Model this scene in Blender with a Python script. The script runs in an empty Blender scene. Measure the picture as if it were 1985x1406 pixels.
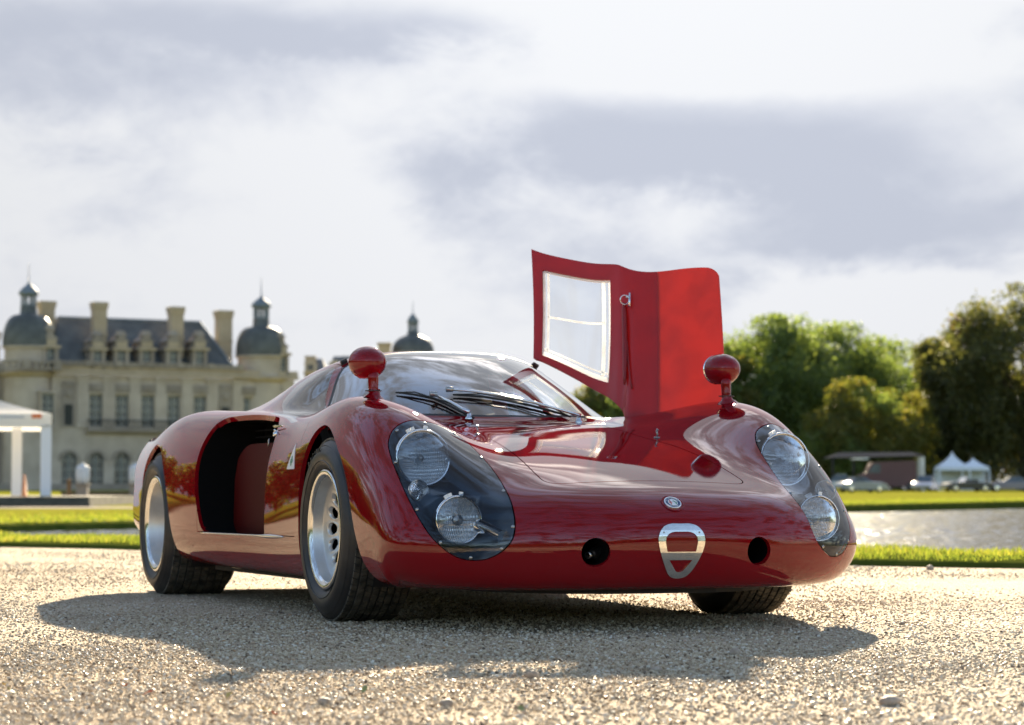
import bpy, bmesh, math, random
import numpy as np
from mathutils import Vector, Matrix
from mathutils.bvhtree import BVHTree
from mathutils.geometry import tessellate_polygon

random.seed(7)
rng = np.random.default_rng(7)
scene = bpy.context.scene
COL = scene.collection
PI = math.pi
R = math.radians

# ------------------------------------------------------------------ camera
cam_d = bpy.data.cameras.new('camera')
cam = bpy.data.objects.new('camera', cam_d)
COL.objects.link(cam)
cam.location = (0, 0, 0.4257)
cam.rotation_euler = (R(90 + 2.98), 0, 0)
cam_d.sensor_width = 36.0
cam_d.lens = 86.226
cam_d.clip_start = 0.05
cam_d.clip_end = 6000
cam_d.dof.use_dof = True
cam_d.dof.focus_distance = 7.35
cam_d.dof.aperture_fstop = 5.6
cam_d.dof.aperture_blades = 9
scene.camera = cam

# ------------------------------------------------------------------ light
SUN_EL, SUN_AZ = 18.5, math.atan(0.065)        # the sun stands behind the car, a little to the right
sun_d = bpy.data.lights.new('sun', 'SUN')
sun_d.energy = 5.0
sun_d.angle = R(0.55)
sun_d.color = (1.0, 0.84, 0.60)
sun = bpy.data.objects.new('sun', sun_d)
COL.objects.link(sun)
sun_dir = Vector((math.sin(SUN_AZ) * math.cos(R(SUN_EL)), math.cos(SUN_AZ) * math.cos(R(SUN_EL)), math.sin(R(SUN_EL))))
sun.rotation_euler = sun_dir.to_track_quat('Z', 'Y').to_euler()

world = bpy.data.worlds.new('World')
scene.world = world
world.use_nodes = True
def build_world():
    nt = world.node_tree
    n, l = nt.nodes, nt.links
    n.clear()
    out = n.new('ShaderNodeOutputWorld')
    bg = n.new('ShaderNodeBackground')
    bg.inputs['Strength'].default_value = 0.1
    sky = n.new('ShaderNodeTexSky')
    sky.sky_type = 'NISHITA'
    sky.sun_disc = False
    sky.sun_elevation = R(SUN_EL)
    sky.sun_rotation = SUN_AZ
    sky.air_density = 1.0
    sky.dust_density = 1.0
    tc = n.new('ShaderNodeTexCoord')
    D = tc.outputs['Generated']
    def math_(op, a, b=None, c=None, clamp=False):
        m = n.new('ShaderNodeMath'); m.operation = op; m.use_clamp = clamp
        for i, v in enumerate((a, b, c)):
            if v is None: continue
            if isinstance(v, (int, float)): m.inputs[i].default_value = v
            else: l.new(v, m.inputs[i])
        return m.outputs[0]
    sep = n.new('ShaderNodeSeparateXYZ'); l.new(D, sep.inputs[0])
    az = math_('ARCTAN2', sep.outputs[0], sep.outputs[1])
    el = math_('ARCSINE', sep.outputs[2])
    dt = n.new('ShaderNodeVectorMath'); dt.operation = 'DOT_PRODUCT'; l.new(D, dt.inputs[0]); dt.inputs[1].default_value = sun_dir
    sd = math_('MAXIMUM', dt.outputs['Value'], 0.0)
    # cloud masses: layered noise in the direction of sight, flattened towards the horizon
    mp = n.new('ShaderNodeMapping'); mp.inputs['Scale'].default_value = (1, 1, 1.9); mp.inputs['Location'].default_value = (.35, .0, .12)
    l.new(D, mp.inputs[0])
    n1 = n.new('ShaderNodeTexNoise'); n1.inputs['Scale'].default_value = 5.5; n1.inputs['Detail'].default_value = 9; n1.inputs['Roughness'].default_value = .52; n1.inputs['Distortion'].default_value = .15
    n2 = n.new('ShaderNodeTexNoise'); n2.inputs['Scale'].default_value = 17; n2.inputs['Detail'].default_value = 9; n2.inputs['Roughness'].default_value = .62; n2.inputs['Distortion'].default_value = .25
    l.new(mp.outputs[0], n1.inputs['Vector']); l.new(mp.outputs[0], n2.inputs['Vector'])
    dens = math_('ADD', math_('MULTIPLY', n1.outputs['Fac'], .62), math_('MULTIPLY', n2.outputs['Fac'], .38))
    # the large clouds of this sky, each at its own bearing and height
    wob = math_('MULTIPLY', math_('SUBTRACT', n2.outputs['Fac'], .5), .055)
    def blob(u, v, su, sv, amp):
        a0, e0 = (u - 992.5) / 4754., (950 - v) / 4754.
        da = math_('DIVIDE', math_('ADD', math_('SUBTRACT', az, a0), wob), su / 4754.)
        de = math_('DIVIDE', math_('ADD', math_('SUBTRACT', el, e0), math_('MULTIPLY', wob, .55)), sv / 4754.)
        q = math_('ADD', math_('POWER', math_('ABSOLUTE', da), 2.4), math_('POWER', math_('ABSOLUTE', de), 2.4))
        return math_('MULTIPLY', math_('EXPONENT', math_('MULTIPLY', q, -1.0)), amp)
    for b in ((1380, 285, 430, 95, .26), (1750, 420, 330, 110, .16), (120, 150, 420, 150, .20), (620, 60, 420, 50, .15), (1500, 500, 420, 70, .12), (300, 430, 420, 60, .05),
              (1420, 130, 560, 55, -.16), (1850, 620, 330, 70, -.22), (640, 480, 170, 70, -.10), (1000, 20, 900, 40, -.02), (700, 240, 300, 80, -.05), (1600, 20, 500, 60, -.10)):
        dens = math_('ADD', dens, blob(*b))
    # thin cloud glows with the sun behind it, thick cloud stays grey
    g1 = math_('POWER', sd, 38.0); g2 = math_('POWER', sd, 3.0)
    bright = math_('ADD', math_('ADD', math_('MULTIPLY', g1, GLOW1), math_('MULTIPLY', g2, GLOW2)), GLOW0)
    dark = math_('ADD', math_('MULTIPLY', g2, DARK2), DARK0)
    thick = n.new('ShaderNodeMapRange'); thick.interpolation_type = 'SMOOTHSTEP'
    thick.inputs[1].default_value = .45; thick.inputs[2].default_value = .70
    l.new(dens, thick.inputs[0])
    lum = n.new('ShaderNodeMix'); lum.data_type = 'FLOAT'
    l.new(thick.outputs[0], lum.inputs[0]); l.new(bright, lum.inputs[2]); l.new(dark, lum.inputs[3])
    hue = n.new('ShaderNodeMix'); hue.data_type = 'RGBA'
    hue.inputs[6].default_value = (.965, .982, 1.015, 1); hue.inputs[7].default_value = (.885, .945, 1.10, 1)
    l.new(thick.outputs[0], hue.inputs[0])
    cc = n.new('ShaderNodeMix'); cc.data_type = 'RGBA'; cc.blend_type = 'MULTIPLY'; cc.inputs[0].default_value = 1
    l.new(hue.outputs[2], cc.inputs[6])
    cv = n.new('ShaderNodeCombineColor')
    for i in range(3): l.new(lum.outputs[0], cv.inputs[i])
    l.new(cv.outputs[0], cc.inputs[7])
    cov = n.new('ShaderNodeMapRange'); cov.interpolation_type = 'SMOOTHSTEP'
    cov.inputs[1].default_value = .44; cov.inputs[2].default_value = .60; cov.inputs[3].default_value = .10; cov.inputs[4].default_value = 1.0
    l.new(math_('ADD', dens, blob(1000, 300, 3600, 1500, .55)), cov.inputs[0])
    fin = n.new('ShaderNodeMix'); fin.data_type = 'RGBA'
    l.new(cov.outputs[0], fin.inputs[0]); l.new(sky.outputs[0], fin.inputs[6]); l.new(cc.outputs[2], fin.inputs[7])
    l.new(fin.outputs[2], bg.inputs[0])
    l.new(bg.outputs[0], out.inputs[0])
GLOW0, GLOW1, GLOW2, DARK0, DARK2 = .46, .12, 1.68, .32, 1.20
build_world()
vs = scene.view_settings
vs.view_transform = 'Standard'
vs.look = 'None'
vs.exposure = 2.15
vs.gamma = 1.0
vs.use_curve_mapping = False
scene.cycles.max_bounces = 14
scene.cycles.transmission_bounces = 12
scene.cycles.transparent_max_bounces = 16
scene.cycles.glossy_bounces = 6
scene.cycles.diffuse_bounces = 3
scene.cycles.sample_clamp_indirect = 6
# ------------------------------------------------------------------ helpers
def tag(o, label=None, cat=None, group=None, kind=None):
    if label: o['label'] = label
    if cat: o['category'] = cat
    if group: o['group'] = group
    if kind: o['kind'] = kind
    return o

def empty(name, loc=(0, 0, 0), rz=0.0, label=None, cat=None, group=None):
    o = bpy.data.objects.new(name, None)
    COL.objects.link(o)
    o.location = loc
    o.rotation_euler = (0, 0, rz)
    o.empty_display_size = 0.1
    return tag(o, label, cat, group)

def obj(name, V, F, mat=None, parent=None, N=None, smooth=True, mats=None, fm=None):
    me = bpy.data.meshes.new(name)
    me.from_pydata([tuple(map(float, v)) for v in V], [], [tuple(map(int, f)) for f in F])
    for m in (mats or ([mat] if mat else [])):
        me.materials.append(m)
    if fm is not None:
        me.polygons.foreach_set('material_index', np.asarray(fm, dtype=np.int32))
    me.polygons.foreach_set('use_smooth', np.full(len(me.polygons), bool(smooth)))
    me.update()
    if N is not None:
        me.normals_split_custom_set_from_vertices([tuple(map(float, x)) for x in N])
    o = bpy.data.objects.new(name, me)
    COL.objects.link(o)
    if parent: o.parent = parent
    return o

def obj_bm(name, bm, mat=None, parent=None, smooth=False, mats=None, angle=None):
    me = bpy.data.meshes.new(name)
    if angle is not None:
        for e in bm.edges:
            if len(e.link_faces) == 2 and e.calc_face_angle(0) > angle: e.smooth = False
        smooth = True
    for f in bm.faces: f.smooth = smooth
    bm.normal_update()
    bm.to_mesh(me); bm.free()
    for m in (mats or ([mat] if mat else [])):
        me.materials.append(m)
    o = bpy.data.objects.new(name, me)
    COL.objects.link(o)
    if parent: o.parent = parent
    return o

def share(name, src, parent, M):
    """a further piece that shares the mesh of src, placed by matrix M"""
    o = bpy.data.objects.new(name, src.data)
    COL.objects.link(o)
    o.parent = parent
    o.matrix_local = M
    return o

def copy_tree(o, parent=None):
    c = o.copy()
    COL.objects.link(c)
    c.parent = parent
    for ch in list(o.children): copy_tree(ch, c)
    return c

class MB:
    """collects simple solids into one mesh"""
    def __init__(s): s.V = []; s.F = []; s.M = []
    def add(s, V, F, m=0):
        k = len(s.V)
        s.V += [tuple(v) for v in V]
        s.F += [tuple(i + k for i in f) for f in F]
        s.M += [m] * len(F)
        return s
    def box(s, x0, x1, y0, y1, z0, z1, m=0):
        V = [(x, y, z) for z in (z0, z1) for y in (y0, y1) for x in (x0, x1)]
        return s.add(V, [(0, 2, 3, 1), (4, 5, 7, 6), (0, 1, 5, 4), (2, 6, 7, 3), (0, 4, 6, 2), (1, 3, 7, 5)], m)
    def bar(s, a, b, r, n=8, r2=None, m=0, cap=True):
        a, b = Vector(a), Vector(b)
        r2 = r if r2 is None else r2
        d = (b - a).normalized()
        u = d.orthogonal().normalized(); w = d.cross(u)
        V = []
        for p, rr in ((a, r), (b, r2)):
            for i in range(n):
                t = 2 * PI * i / n
                V.append(p + (u * math.cos(t) + w * math.sin(t)) * rr)
        F = [(i, (i + 1) % n, n + (i + 1) % n, n + i) for i in range(n)]
        if cap: F += [tuple(range(n))[::-1], tuple(range(n, 2 * n))]
        return s.add(V, F, m)
    def tube(s, pts, r, n=8, m=0):
        pts = [Vector(p) for p in pts]
        rs = r if hasattr(r, '__len__') else [r] * len(pts)
        V = []; up = None
        for i, p in enumerate(pts):
            d = (pts[min(i + 1, len(pts) - 1)] - pts[max(i - 1, 0)]).normalized()
            if up is None: up = d.orthogonal().normalized()
            up = (up - d * up.dot(d)).normalized()
            w = d.cross(up)
            for k in range(n):
                t = 2 * PI * k / n
                V.append(p + (up * math.cos(t) + w * math.sin(t)) * rs[i])
        F = []
        for i in range(len(pts) - 1):
            for k in range(n):
                F.append((i * n + k, i * n + (k + 1) % n, (i + 1) * n + (k + 1) % n, (i + 1) * n + k))
        F += [tuple(range(n))[::-1], tuple(range((len(pts) - 1) * n, len(pts) * n))]
        return s.add(V, F, m)
    def lathe(s, prof, n=32, M=None, m=0, close=False, a0=0.0, a1=2 * PI):
        """prof: list of (r, z); spun about Z, placed by matrix M"""
        full = abs(a1 - a0 - 2 * PI) < 1e-6
        nn = n if full else n + 1
        V = []
        for (r, z) in prof:
            for i in range(nn):
                t = a0 + (a1 - a0) * i / n
                V.append((r * math.cos(t), r * math.sin(t), z))
        F = []
        np_ = len(prof)
        for j in range(np_ - 1 + (1 if close else 0)):
            j2 = (j + 1) % np_
            for i in range(n):
                i2 = (i + 1) % nn
                F.append((j * nn + i, j * nn + i2, j2 * nn + i2, j2 * nn + i))
        if M is not None: V = [M @ Vector(v) for v in V]
        return s.add(V, F, m)
    def prism(s, poly, z0, z1, M=None, m=0):
        n = len(poly)
        V = [(p[0], p[1], z0) for p in poly] + [(p[0], p[1], z1) for p in poly]
        F = [(i, (i + 1) % n, n + (i + 1) % n, n + i) for i in range(n)] + [tuple(range(n))[::-1], tuple(range(n, 2 * n))]
        if M is not None: V = [M @ Vector(v) for v in V]
        return s.add(V, F, m)
    def obj(s, name, mat=None, parent=None, smooth=False, mats=None, angle=None):
        if angle is None:
            return obj(name, s.V, s.F, mat, parent, smooth=smooth, mats=mats, fm=s.M if mats else None)
        bm = bmesh.new()
        vs_ = [bm.verts.new(v) for v in s.V]
        for f, mi in zip(s.F, s.M):
            try:
                ff = bm.faces.new([vs_[i] for i in f]); ff.material_index = mi
            except ValueError: pass
        bmesh.ops.remove_doubles(bm, verts=bm.verts, dist=1e-6)
        bmesh.ops.recalc_face_normals(bm, faces=bm.faces)
        return obj_bm(name, bm, mat, parent, mats=mats, angle=angle)

def mat_basic(name, col, rough=0.5, metal=0.0, **kw):
    m = bpy.data.materials.new(name)
    m.use_nodes = True
    b = m.node_tree.nodes['Principled BSDF']
    b.inputs['Base Color'].default_value = (*col, 1)
    b.inputs['Roughness'].default_value = rough
    b.inputs['Metallic'].default_value = metal
    for k, v in kw.items():
        b.inputs[k.replace('_', ' ')].default_value = v
    return m

def nodes_of(m):
    return m.node_tree.nodes, m.node_tree.links, m.node_tree.nodes['Principled BSDF']

def ramp(n, stops, interp='LINEAR'):
    r = n.new('ShaderNodeValToRGB')
    r.color_ramp.interpolation = interp
    e = r.color_ramp.elements
    while len(e) < len(stops): e.new(0.5)
    for q, (p, c) in zip(e, stops):
        q.position = p
        q.color = (*c, 1) if len(c) == 3 else c
    return r

def mat_noise(name, c1, c2, scale=5.0, rough=0.6, bump=0.0, metal=0.0, detail=4, coords='Object', bscale=None, lo=0.35, hi=0.65, **kw):
    m = mat_basic(name, c1, rough, metal, **kw)
    n, l, b = nodes_of(m)
    tc = n.new('ShaderNodeTexCoord')
    nz = n.new('ShaderNodeTexNoise')
    nz.inputs['Scale'].default_value = scale
    nz.inputs['Detail'].default_value = detail
    l.new(tc.outputs[coords], nz.inputs['Vector'])
    r = ramp(n, [(lo, c1), (hi, c2)])
    l.new(nz.outputs['Fac'], r.inputs[0])
    l.new(r.outputs[0], b.inputs['Base Color'])
    if bump:
        bn = n.new('ShaderNodeBump')
        bn.inputs['Strength'].default_value = bump
        bn.inputs['Distance'].default_value = 0.01
        if bscale:
            n2 = n.new('ShaderNodeTexNoise'); n2.inputs['Scale'].default_value = bscale; n2.inputs['Detail'].default_value = 5
            l.new(tc.outputs[coords], n2.inputs['Vector']); l.new(n2.outputs['Fac'], bn.inputs['Height'])
        else:
            l.new(nz.outputs['Fac'], bn.inputs['Height'])
        l.new(bn.outputs[0], b.inputs['Normal'])
    return m
# ------------------------------------------------------------------ ground, water, banks
def mat_gravel():
    m = mat_basic('gravel_sand', (.40, .33, .24), .95, Specular_IOR_Level=.08)
    n, l, b = nodes_of(m)
    tc = n.new('ShaderNodeTexCoord')
    v1 = n.new('ShaderNodeTexVoronoi'); v1.inputs['Scale'].default_value = 150; v1.inputs['Randomness'].default_value = 1
    v2 = n.new('ShaderNodeTexNoise'); v2.inputs['Scale'].default_value = 1.1; v2.inputs['Detail'].default_value = 6
    v3 = n.new('ShaderNodeTexNoise'); v3.inputs['Scale'].default_value = 45; v3.inputs['Detail'].default_value = 4
    for t in (v1, v2, v3): l.new(tc.outputs['Object'], t.inputs['Vector'])
    sp = n.new('ShaderNodeSeparateColor'); l.new(v1.outputs['Color'], sp.inputs[0])
    r = ramp(n, [(0, (.22, .17, .12)), (.25, (.39, .305, .215)), (.55, (.51, .415, .30)), (.85, (.60, .52, .40)), (1, (.64, .58, .48))])
    l.new(sp.outputs[0], r.inputs[0])
    r2 = ramp(n, [(.3, (.74, .71, .68)), (.7, (1.12, 1.10, 1.08))]); l.new(v2.outputs['Fac'], r2.inputs[0])
    mx = n.new('ShaderNodeMix'); mx.data_type = 'RGBA'; mx.blend_type = 'MULTIPLY'; mx.inputs[0].default_value = 1
    l.new(r.outputs[0], mx.inputs[6]); l.new(r2.outputs[0], mx.inputs[7]); l.new(mx.outputs[2], b.inputs['Base Color'])
    inv = n.new('ShaderNodeMath'); inv.operation = 'SUBTRACT'; inv.inputs[0].default_value = 1; l.new(v1.outputs['Distance'], inv.inputs[1])
    b1 = n.new('ShaderNodeBump'); b1.inputs['Strength'].default_value = .9; b1.inputs['Distance'].default_value = .006
    l.new(inv.outputs[0], b1.inputs['Height'])
    b2 = n.new('ShaderNodeBump'); b2.inputs['Strength'].default_value = .5; b2.inputs['Distance'].default_value = .02
    l.new(v3.outputs['Fac'], b2.inputs['Height']); l.new(b1.outputs[0], b2.inputs['Normal']); l.new(b2.outputs[0], b.inputs['Normal'])
    return m
M_GRAVEL = mat_gravel()
NB0, NB1 = Vector((-3.84, 18.4, 0)), Vector((2.78, 13.3, 0))     # edge between gravel and grass
nd = (NB1 - NB0).normalized(); nn_ = Vector((-nd.y, nd.x, 0))
if nn_.y < 0: nn_ = -nn_
def near(t, o, z=0.0): p = NB0 + nd * t + nn_ * o; return (p.x, p.y, z)
FB0, FB1 = Vector((-9.6, 46, 0)), Vector((22, 105, 0))           # far edge of the water
fd = (FB1 - FB0).normalized(); fn = Vector((-fd.y, fd.x, 0))
def far_(t, o): p = FB0 + fd * t + fn * o; return (p.x, p.y)

def ground_sheet():
    V, F = [], []
    ts = [-120, -30, -12, -6] + list(np.linspace(-4, 16, 41)) + [18, 24, 40, 130]
    os_ = [0, -.5, -1, -2, -3.5, -5, -8, -12, -20, -38]
    for o in os_:
        for t in ts:
            x, y, _ = near(t, o)
            V.append((x, y, .006 * math.sin(x * 1.7 + y * .9) * math.sin(y * 1.3) * (1 if o < -.2 else .3)))
    nt_ = len(ts)
    for j in range(len(os_) - 1):
        for i in range(nt_ - 1): F.append((j * nt_ + i, (j + 1) * nt_ + i, (j + 1) * nt_ + i + 1, j * nt_ + i + 1))
    o = obj('ground', V, F, M_GRAVEL, smooth=True); o['kind'] = 'structure'
    if o.data.polygons[0].normal.z < 0: o.data.flip_normals()
ground_sheet()

def mat_grass(name, c1, c2, c3, tr=.45):
    m = bpy.data.materials.new(name); m.use_nodes = True
    n, l, b = nodes_of(m)
    g = n.new('ShaderNodeNewGeometry'); tc = n.new('ShaderNodeTexCoord')
    nz = n.new('ShaderNodeTexNoise'); nz.inputs['Scale'].default_value = 2.2; nz.inputs['Detail'].default_value = 6
    l.new(tc.outputs['Object'], nz.inputs['Vector'])
    ad = n.new('ShaderNodeMath'); ad.operation = 'MULTIPLY_ADD'; ad.inputs[1].default_value = .45
    l.new(g.outputs['Random Per Island'], ad.inputs[0]); 
    sb = n.new('ShaderNodeMath'); sb.operation = 'MULTIPLY_ADD'; sb.inputs[1].default_value = 1.5; sb.inputs[2].default_value = -.50
    l.new(nz.outputs['Fac'], sb.inputs[0]); l.new(sb.outputs[0], ad.inputs[2])
    r = ramp(n, [(.1, c1), (.5, c2), (.95, c3)]); l.new(ad.outputs[0], r.inputs[0])
    l.new(r.outputs[0], b.inputs['Base Color']); b.inputs['Roughness'].default_value = .55
    t = n.new('ShaderNodeBsdfTranslucent')
    br = n.new('ShaderNodeMix'); br.data_type = 'RGBA'; br.blend_type = 'MULTIPLY'; br.inputs[0].default_value = 1
    br.inputs[7].default_value = (1.85, 1.85, 1.1, 1); l.new(r.outputs[0], br.inputs[6]); l.new(br.outputs[2], t.inputs[0])
    mx = n.new('ShaderNodeMixShader'); mx.inputs[0].default_value = tr
    l.new(b.outputs[0], mx.inputs[1]); l.new(t.outputs[0], mx.inputs[2]); l.new(mx.outputs[0], n['Material Output'].inputs[0])
    return m
M_BLADE = mat_grass('grass_blades', (.05, .075, .014), (.13, .155, .024), (.25, .22, .05), .46)
M_TURF = mat_noise('turf_soil', (.05, .07, .012), (.09, .10, .02), 3, .95, bump=.6, Specular_IOR_Level=0.0)
M_LAWN = mat_noise('mown_lawn', (.16, .17, .022), (.24, .225, .032), .35, .95, bump=.3, detail=8, bscale=30, Specular_IOR_Level=0.0)
M_BANKSTONE = mat_noise('bank_stone', (.07, .065, .05), (.13, .12, .09), 2.2, .85, bump=.5)

def near_bank():
    V, F = [], []
    ts = list(np.linspace(-60, 70, 261)); rnd = random.Random(5)
    prof = [(-.02, -.01), (.0, .018), (.06, .035), (.7, .05), (1.45, .05), (1.62, .02), (1.68, -.40)]
    for t in ts:
        w = .05 * math.sin(t * 2.3) + .03 * math.sin(t * 6.1 + 1)
        for o, z in prof: V.append(near(t, o + (w if o < .1 else 0), z))
    k = len(prof)
    for i in range(len(ts) - 1):
        for j in range(k - 1): F.append((i * k + j, (i + 1) * k + j, (i + 1) * k + j + 1, i * k + j + 1))
    o = obj('bank', V, F, M_TURF, smooth=True); o['kind'] = 'structure'
    r = np.random.default_rng(11)
    n_ = 62000
    t = r.uniform(-7, 20, n_); off = r.uniform(0, 1.62, n_) ** 1.0
    patch = np.sin(t * 2.1) * np.sin(t * .83 + off * 2) + .6 * np.sin(t * 5.3 + off * 3.1)
    h = (.016 + .030 * r.random(n_)) * (1 + .35 * patch.clip(-1, 1)) * np.where(off < .15, .8, 1)
    keep = (off > .10 + .10 * np.sin(t * 2.3) + .08 * np.sin(t * 7.7)) & (r.random(n_) < .92)
    t, off, h = t[keep], off[keep], h[keep]; n_ = len(t)
    P0 = np.array(NB0)[:2] + t[:, None] * np.array(nd)[:2] + off[:, None] * np.array(nn_)[:2]
    a = r.uniform(0, 2 * PI, n_); w = r.uniform(.0025, .005, n_); ln = r.uniform(.0, .6, n_) * h
    z0 = np.interp(off, [0, .06, .7, 1.45, 1.62], [.015, .032, .047, .047, .018])
    ca, sa = np.cos(a), np.sin(a); la = r.uniform(0, 2 * PI, n_)
    A = np.stack([P0[:, 0] - ca * w, P0[:, 1] - sa * w, z0], 1); B = np.stack([P0[:, 0] + ca * w, P0[:, 1] + sa * w, z0], 1)
    Mi = np.stack([P0[:, 0] + np.cos(la) * ln * .35, P0[:, 1] + np.sin(la) * ln * .35, z0 + h * .6], 1)
    C = Mi + np.stack([ca * w * .7, sa * w * .7, 0 * w], 1); D = Mi - np.stack([ca * w * .7, sa * w * .7, 0 * w], 1)
    T = np.stack([P0[:, 0] + np.cos(la) * ln, P0[:, 1] + np.sin(la) * ln, z0 + h], 1)
    V = np.stack([A, B, C, D, T], 1).reshape(-1, 3)
    b = np.arange(n_) * 5
    F = [tuple(q) for q in np.stack([b, b + 1, b + 2, b + 3], 1).tolist()] + [tuple(q) for q in np.stack([b + 3, b + 2, b + 4], 1).tolist()]
    g = obj('grass', V, F, M_BLADE, smooth=False); tag(g, 'strip of sunlit yellow green grass along the near bank of the water', 'grass', kind='stuff')
near_bank()

def compact_(V, N, P):
    used = np.zeros(len(V), bool); used[np.array(P).ravel()] = True
    idx = np.cumsum(used) - 1
    return V[used], N[used], [tuple(int(idx[i]) for i in p) for p in P]

def water():
    m = mat_basic('pond_water', (.07, .075, .08), .105, 0.0, IOR=1.33)
    # deep flat sheet, and the rippled surface over the part in view
    V = [near(-90, 1.66, -.38), near(-20, 1.66, -.38), near(40, 1.66, -.38), near(130, 1.66, -.38), (*far_(240, -.2), -.38), (*far_(60, -.2), -.38), (*far_(-120, -.2), -.38)]
    r = np.random.default_rng(31)
    na, nr = 420, 380
    az = np.linspace(R(-22), R(22), na); rg = 12.5 * (260 / 12.5) ** np.linspace(0, 1, nr)
    A, G = np.meshgrid(az, rg)
    X, Y = G * np.sin(A), G * np.cos(A)
    dn = (X - NB0.x) * nn_.x + (Y - NB0.y) * nn_.y
    df = (X - FB0.x) * fn.x + (Y - FB0.y) * fn.y
    ok = (dn > 1.5) & (df < -.05)
    sx, sy = np.zeros_like(X), np.zeros_like(X)
    for k in range(26):                       # wind ripples: many short crossing waves
        lam = r.uniform(.12, .9); th = r.normal(PI / 2, .8); ph = r.uniform(0, 2 * PI); am = r.uniform(.5, 1) * .055
        c_ = np.cos(2 * PI / lam * (X * math.cos(th) + Y * math.sin(th)) + ph) * am
        sx += c_ * math.cos(th); sy += c_ * math.sin(th)
    sx += r.normal(0, .085, X.shape); sy += r.normal(0, .095, X.shape)
    calm = .85 + .15 * np.clip(np.sin(X * .11 + Y * .05) + .6 * np.sin(Y * .21 - X * .13), -1, 1)
    Nn = np.stack([-sx * calm, -sy * calm, np.ones_like(X)], 2); Nn /= np.linalg.norm(Nn, axis=2, keepdims=True)
    idx = np.arange(na * nr).reshape(nr, na)
    F = np.stack([idx[:-1, :-1], idx[:-1, 1:], idx[1:, 1:], idx[1:, :-1]], -1)
    keep = ok[:-1, :-1] & ok[:-1, 1:] & ok[1:, 1:] & ok[1:, :-1]
    F = [tuple(f) for f in F[keep].tolist()]
    q = compact_(np.stack([X, Y, np.full_like(X, -.35)], 2).reshape(-1, 3), Nn.reshape(-1, 3), F)
    nv = len(q[0])
    VV = np.concatenate([q[0], np.array(V)]); NN = np.concatenate([q[1], np.tile([0, 0, 1.0], (len(V), 1))])
    o = obj('water', VV, q[2] + [tuple(range(nv, nv + len(V)))], m, None, NN, True); o['kind'] = 'structure'
water()
def lawn_z(y): return -.2 + .003 * (min(y, 420) - 46)
def far_bank():
    ts = list(np.linspace(-120, 260, 77))
    V, F = [], []
    for t in ts:
        for o, dz in ((-.12, None), (.0, -.04), (.25, 0)):
            x, y = far_(t, o)
            V.append((x, y, -.42 if dz is None else lawn_z(y) + dz))
    for i in range(len(ts) - 1):
        for j in range(2): F.append((i * 3 + j, (i + 1) * 3 + j, (i + 1) * 3 + j + 1, i * 3 + j + 1))
    o = obj('far_bank', V, F, M_TURF, smooth=False); o['kind'] = 'structure'
    V, F = [], []
    offs = [.25, 8, 20, 45, 90, 160, 260, 400, 700]
    for t in ts:
        for o_ in offs:
            x, y = far_(t, o_); V.append((x, y, lawn_z(y) + .002))
    k = len(offs)
    for i in range(len(ts) - 1):
        for j in range(k - 1): F.append((i * k + j, (i + 1) * k + j, (i + 1) * k + j + 1, i * k + j + 1))
    o = obj('lawn', V, F, M_LAWN, smooth=True); o['kind'] = 'structure'
    if o.data.polygons[0].normal.z < 0: o.data.flip_normals()
    V = [near(-260, -37.9, .01), near(-260, -260, .01), near(260, -260, .01), near(260, -37.9, .01)]
    o = obj('meadow', V, [(0, 1, 2, 3)], M_LAWN, smooth=False); o['kind'] = 'structure'
    if o.data.polygons[0].normal.z < 0: o.data.flip_normals()
    # land beyond the right end of the water
    V, F = [], []
    for t in ts:
        x, y = far_(t, .25)
    x0, y0 = far_(235, -.2)
    V = [near(95, 1.6, -.30), near(300, 1.6, -.3), (500, 600, .6), (*far_(600, .3), .6), (*far_(235, .3), .3)]
    o = obj('terrain', V, [tuple(range(5))], M_LAWN, smooth=False); o['kind'] = 'structure'
    if o.data.polygons[0].normal.z < 0: o.data.flip_normals()
    # grass tufts along the top of the far bank and over the lawn
    r = np.random.default_rng(21); n_ = 26000
    t = r.uniform(-6, 80, n_); off = .1 + r.exponential(2.2, n_)
    P0 = np.array(FB0)[:2] + t[:, None] * np.array(fd)[:2] + off[:, None] * np.array(fn)[:2]
    z0 = -.2 + .003 * (P0[:, 1] - 46)
    h = r.uniform(.03, .085, n_); w = r.uniform(.012, .03, n_); a = r.uniform(0, PI, n_)
    A = np.stack([P0[:, 0] - w * np.cos(a), P0[:, 1] - w * np.sin(a), z0], 1); B = np.stack([P0[:, 0] + w * np.cos(a), P0[:, 1] + w * np.sin(a), z0], 1)
    C = np.stack([P0[:, 0] + r.normal(0, .02, n_), P0[:, 1] + r.normal(0, .02, n_), z0 + h], 1)
    b = np.arange(n_) * 3
    g = obj('lawn_grass', np.stack([A, B, C], 1).reshape(-1, 3), np.stack([b, b + 1, b + 2], 1).tolist(), M_BLADE, smooth=False)
    tag(g, 'bright mown grass on the far side of the water', 'grass', kind='stuff')
far_bank()

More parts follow.
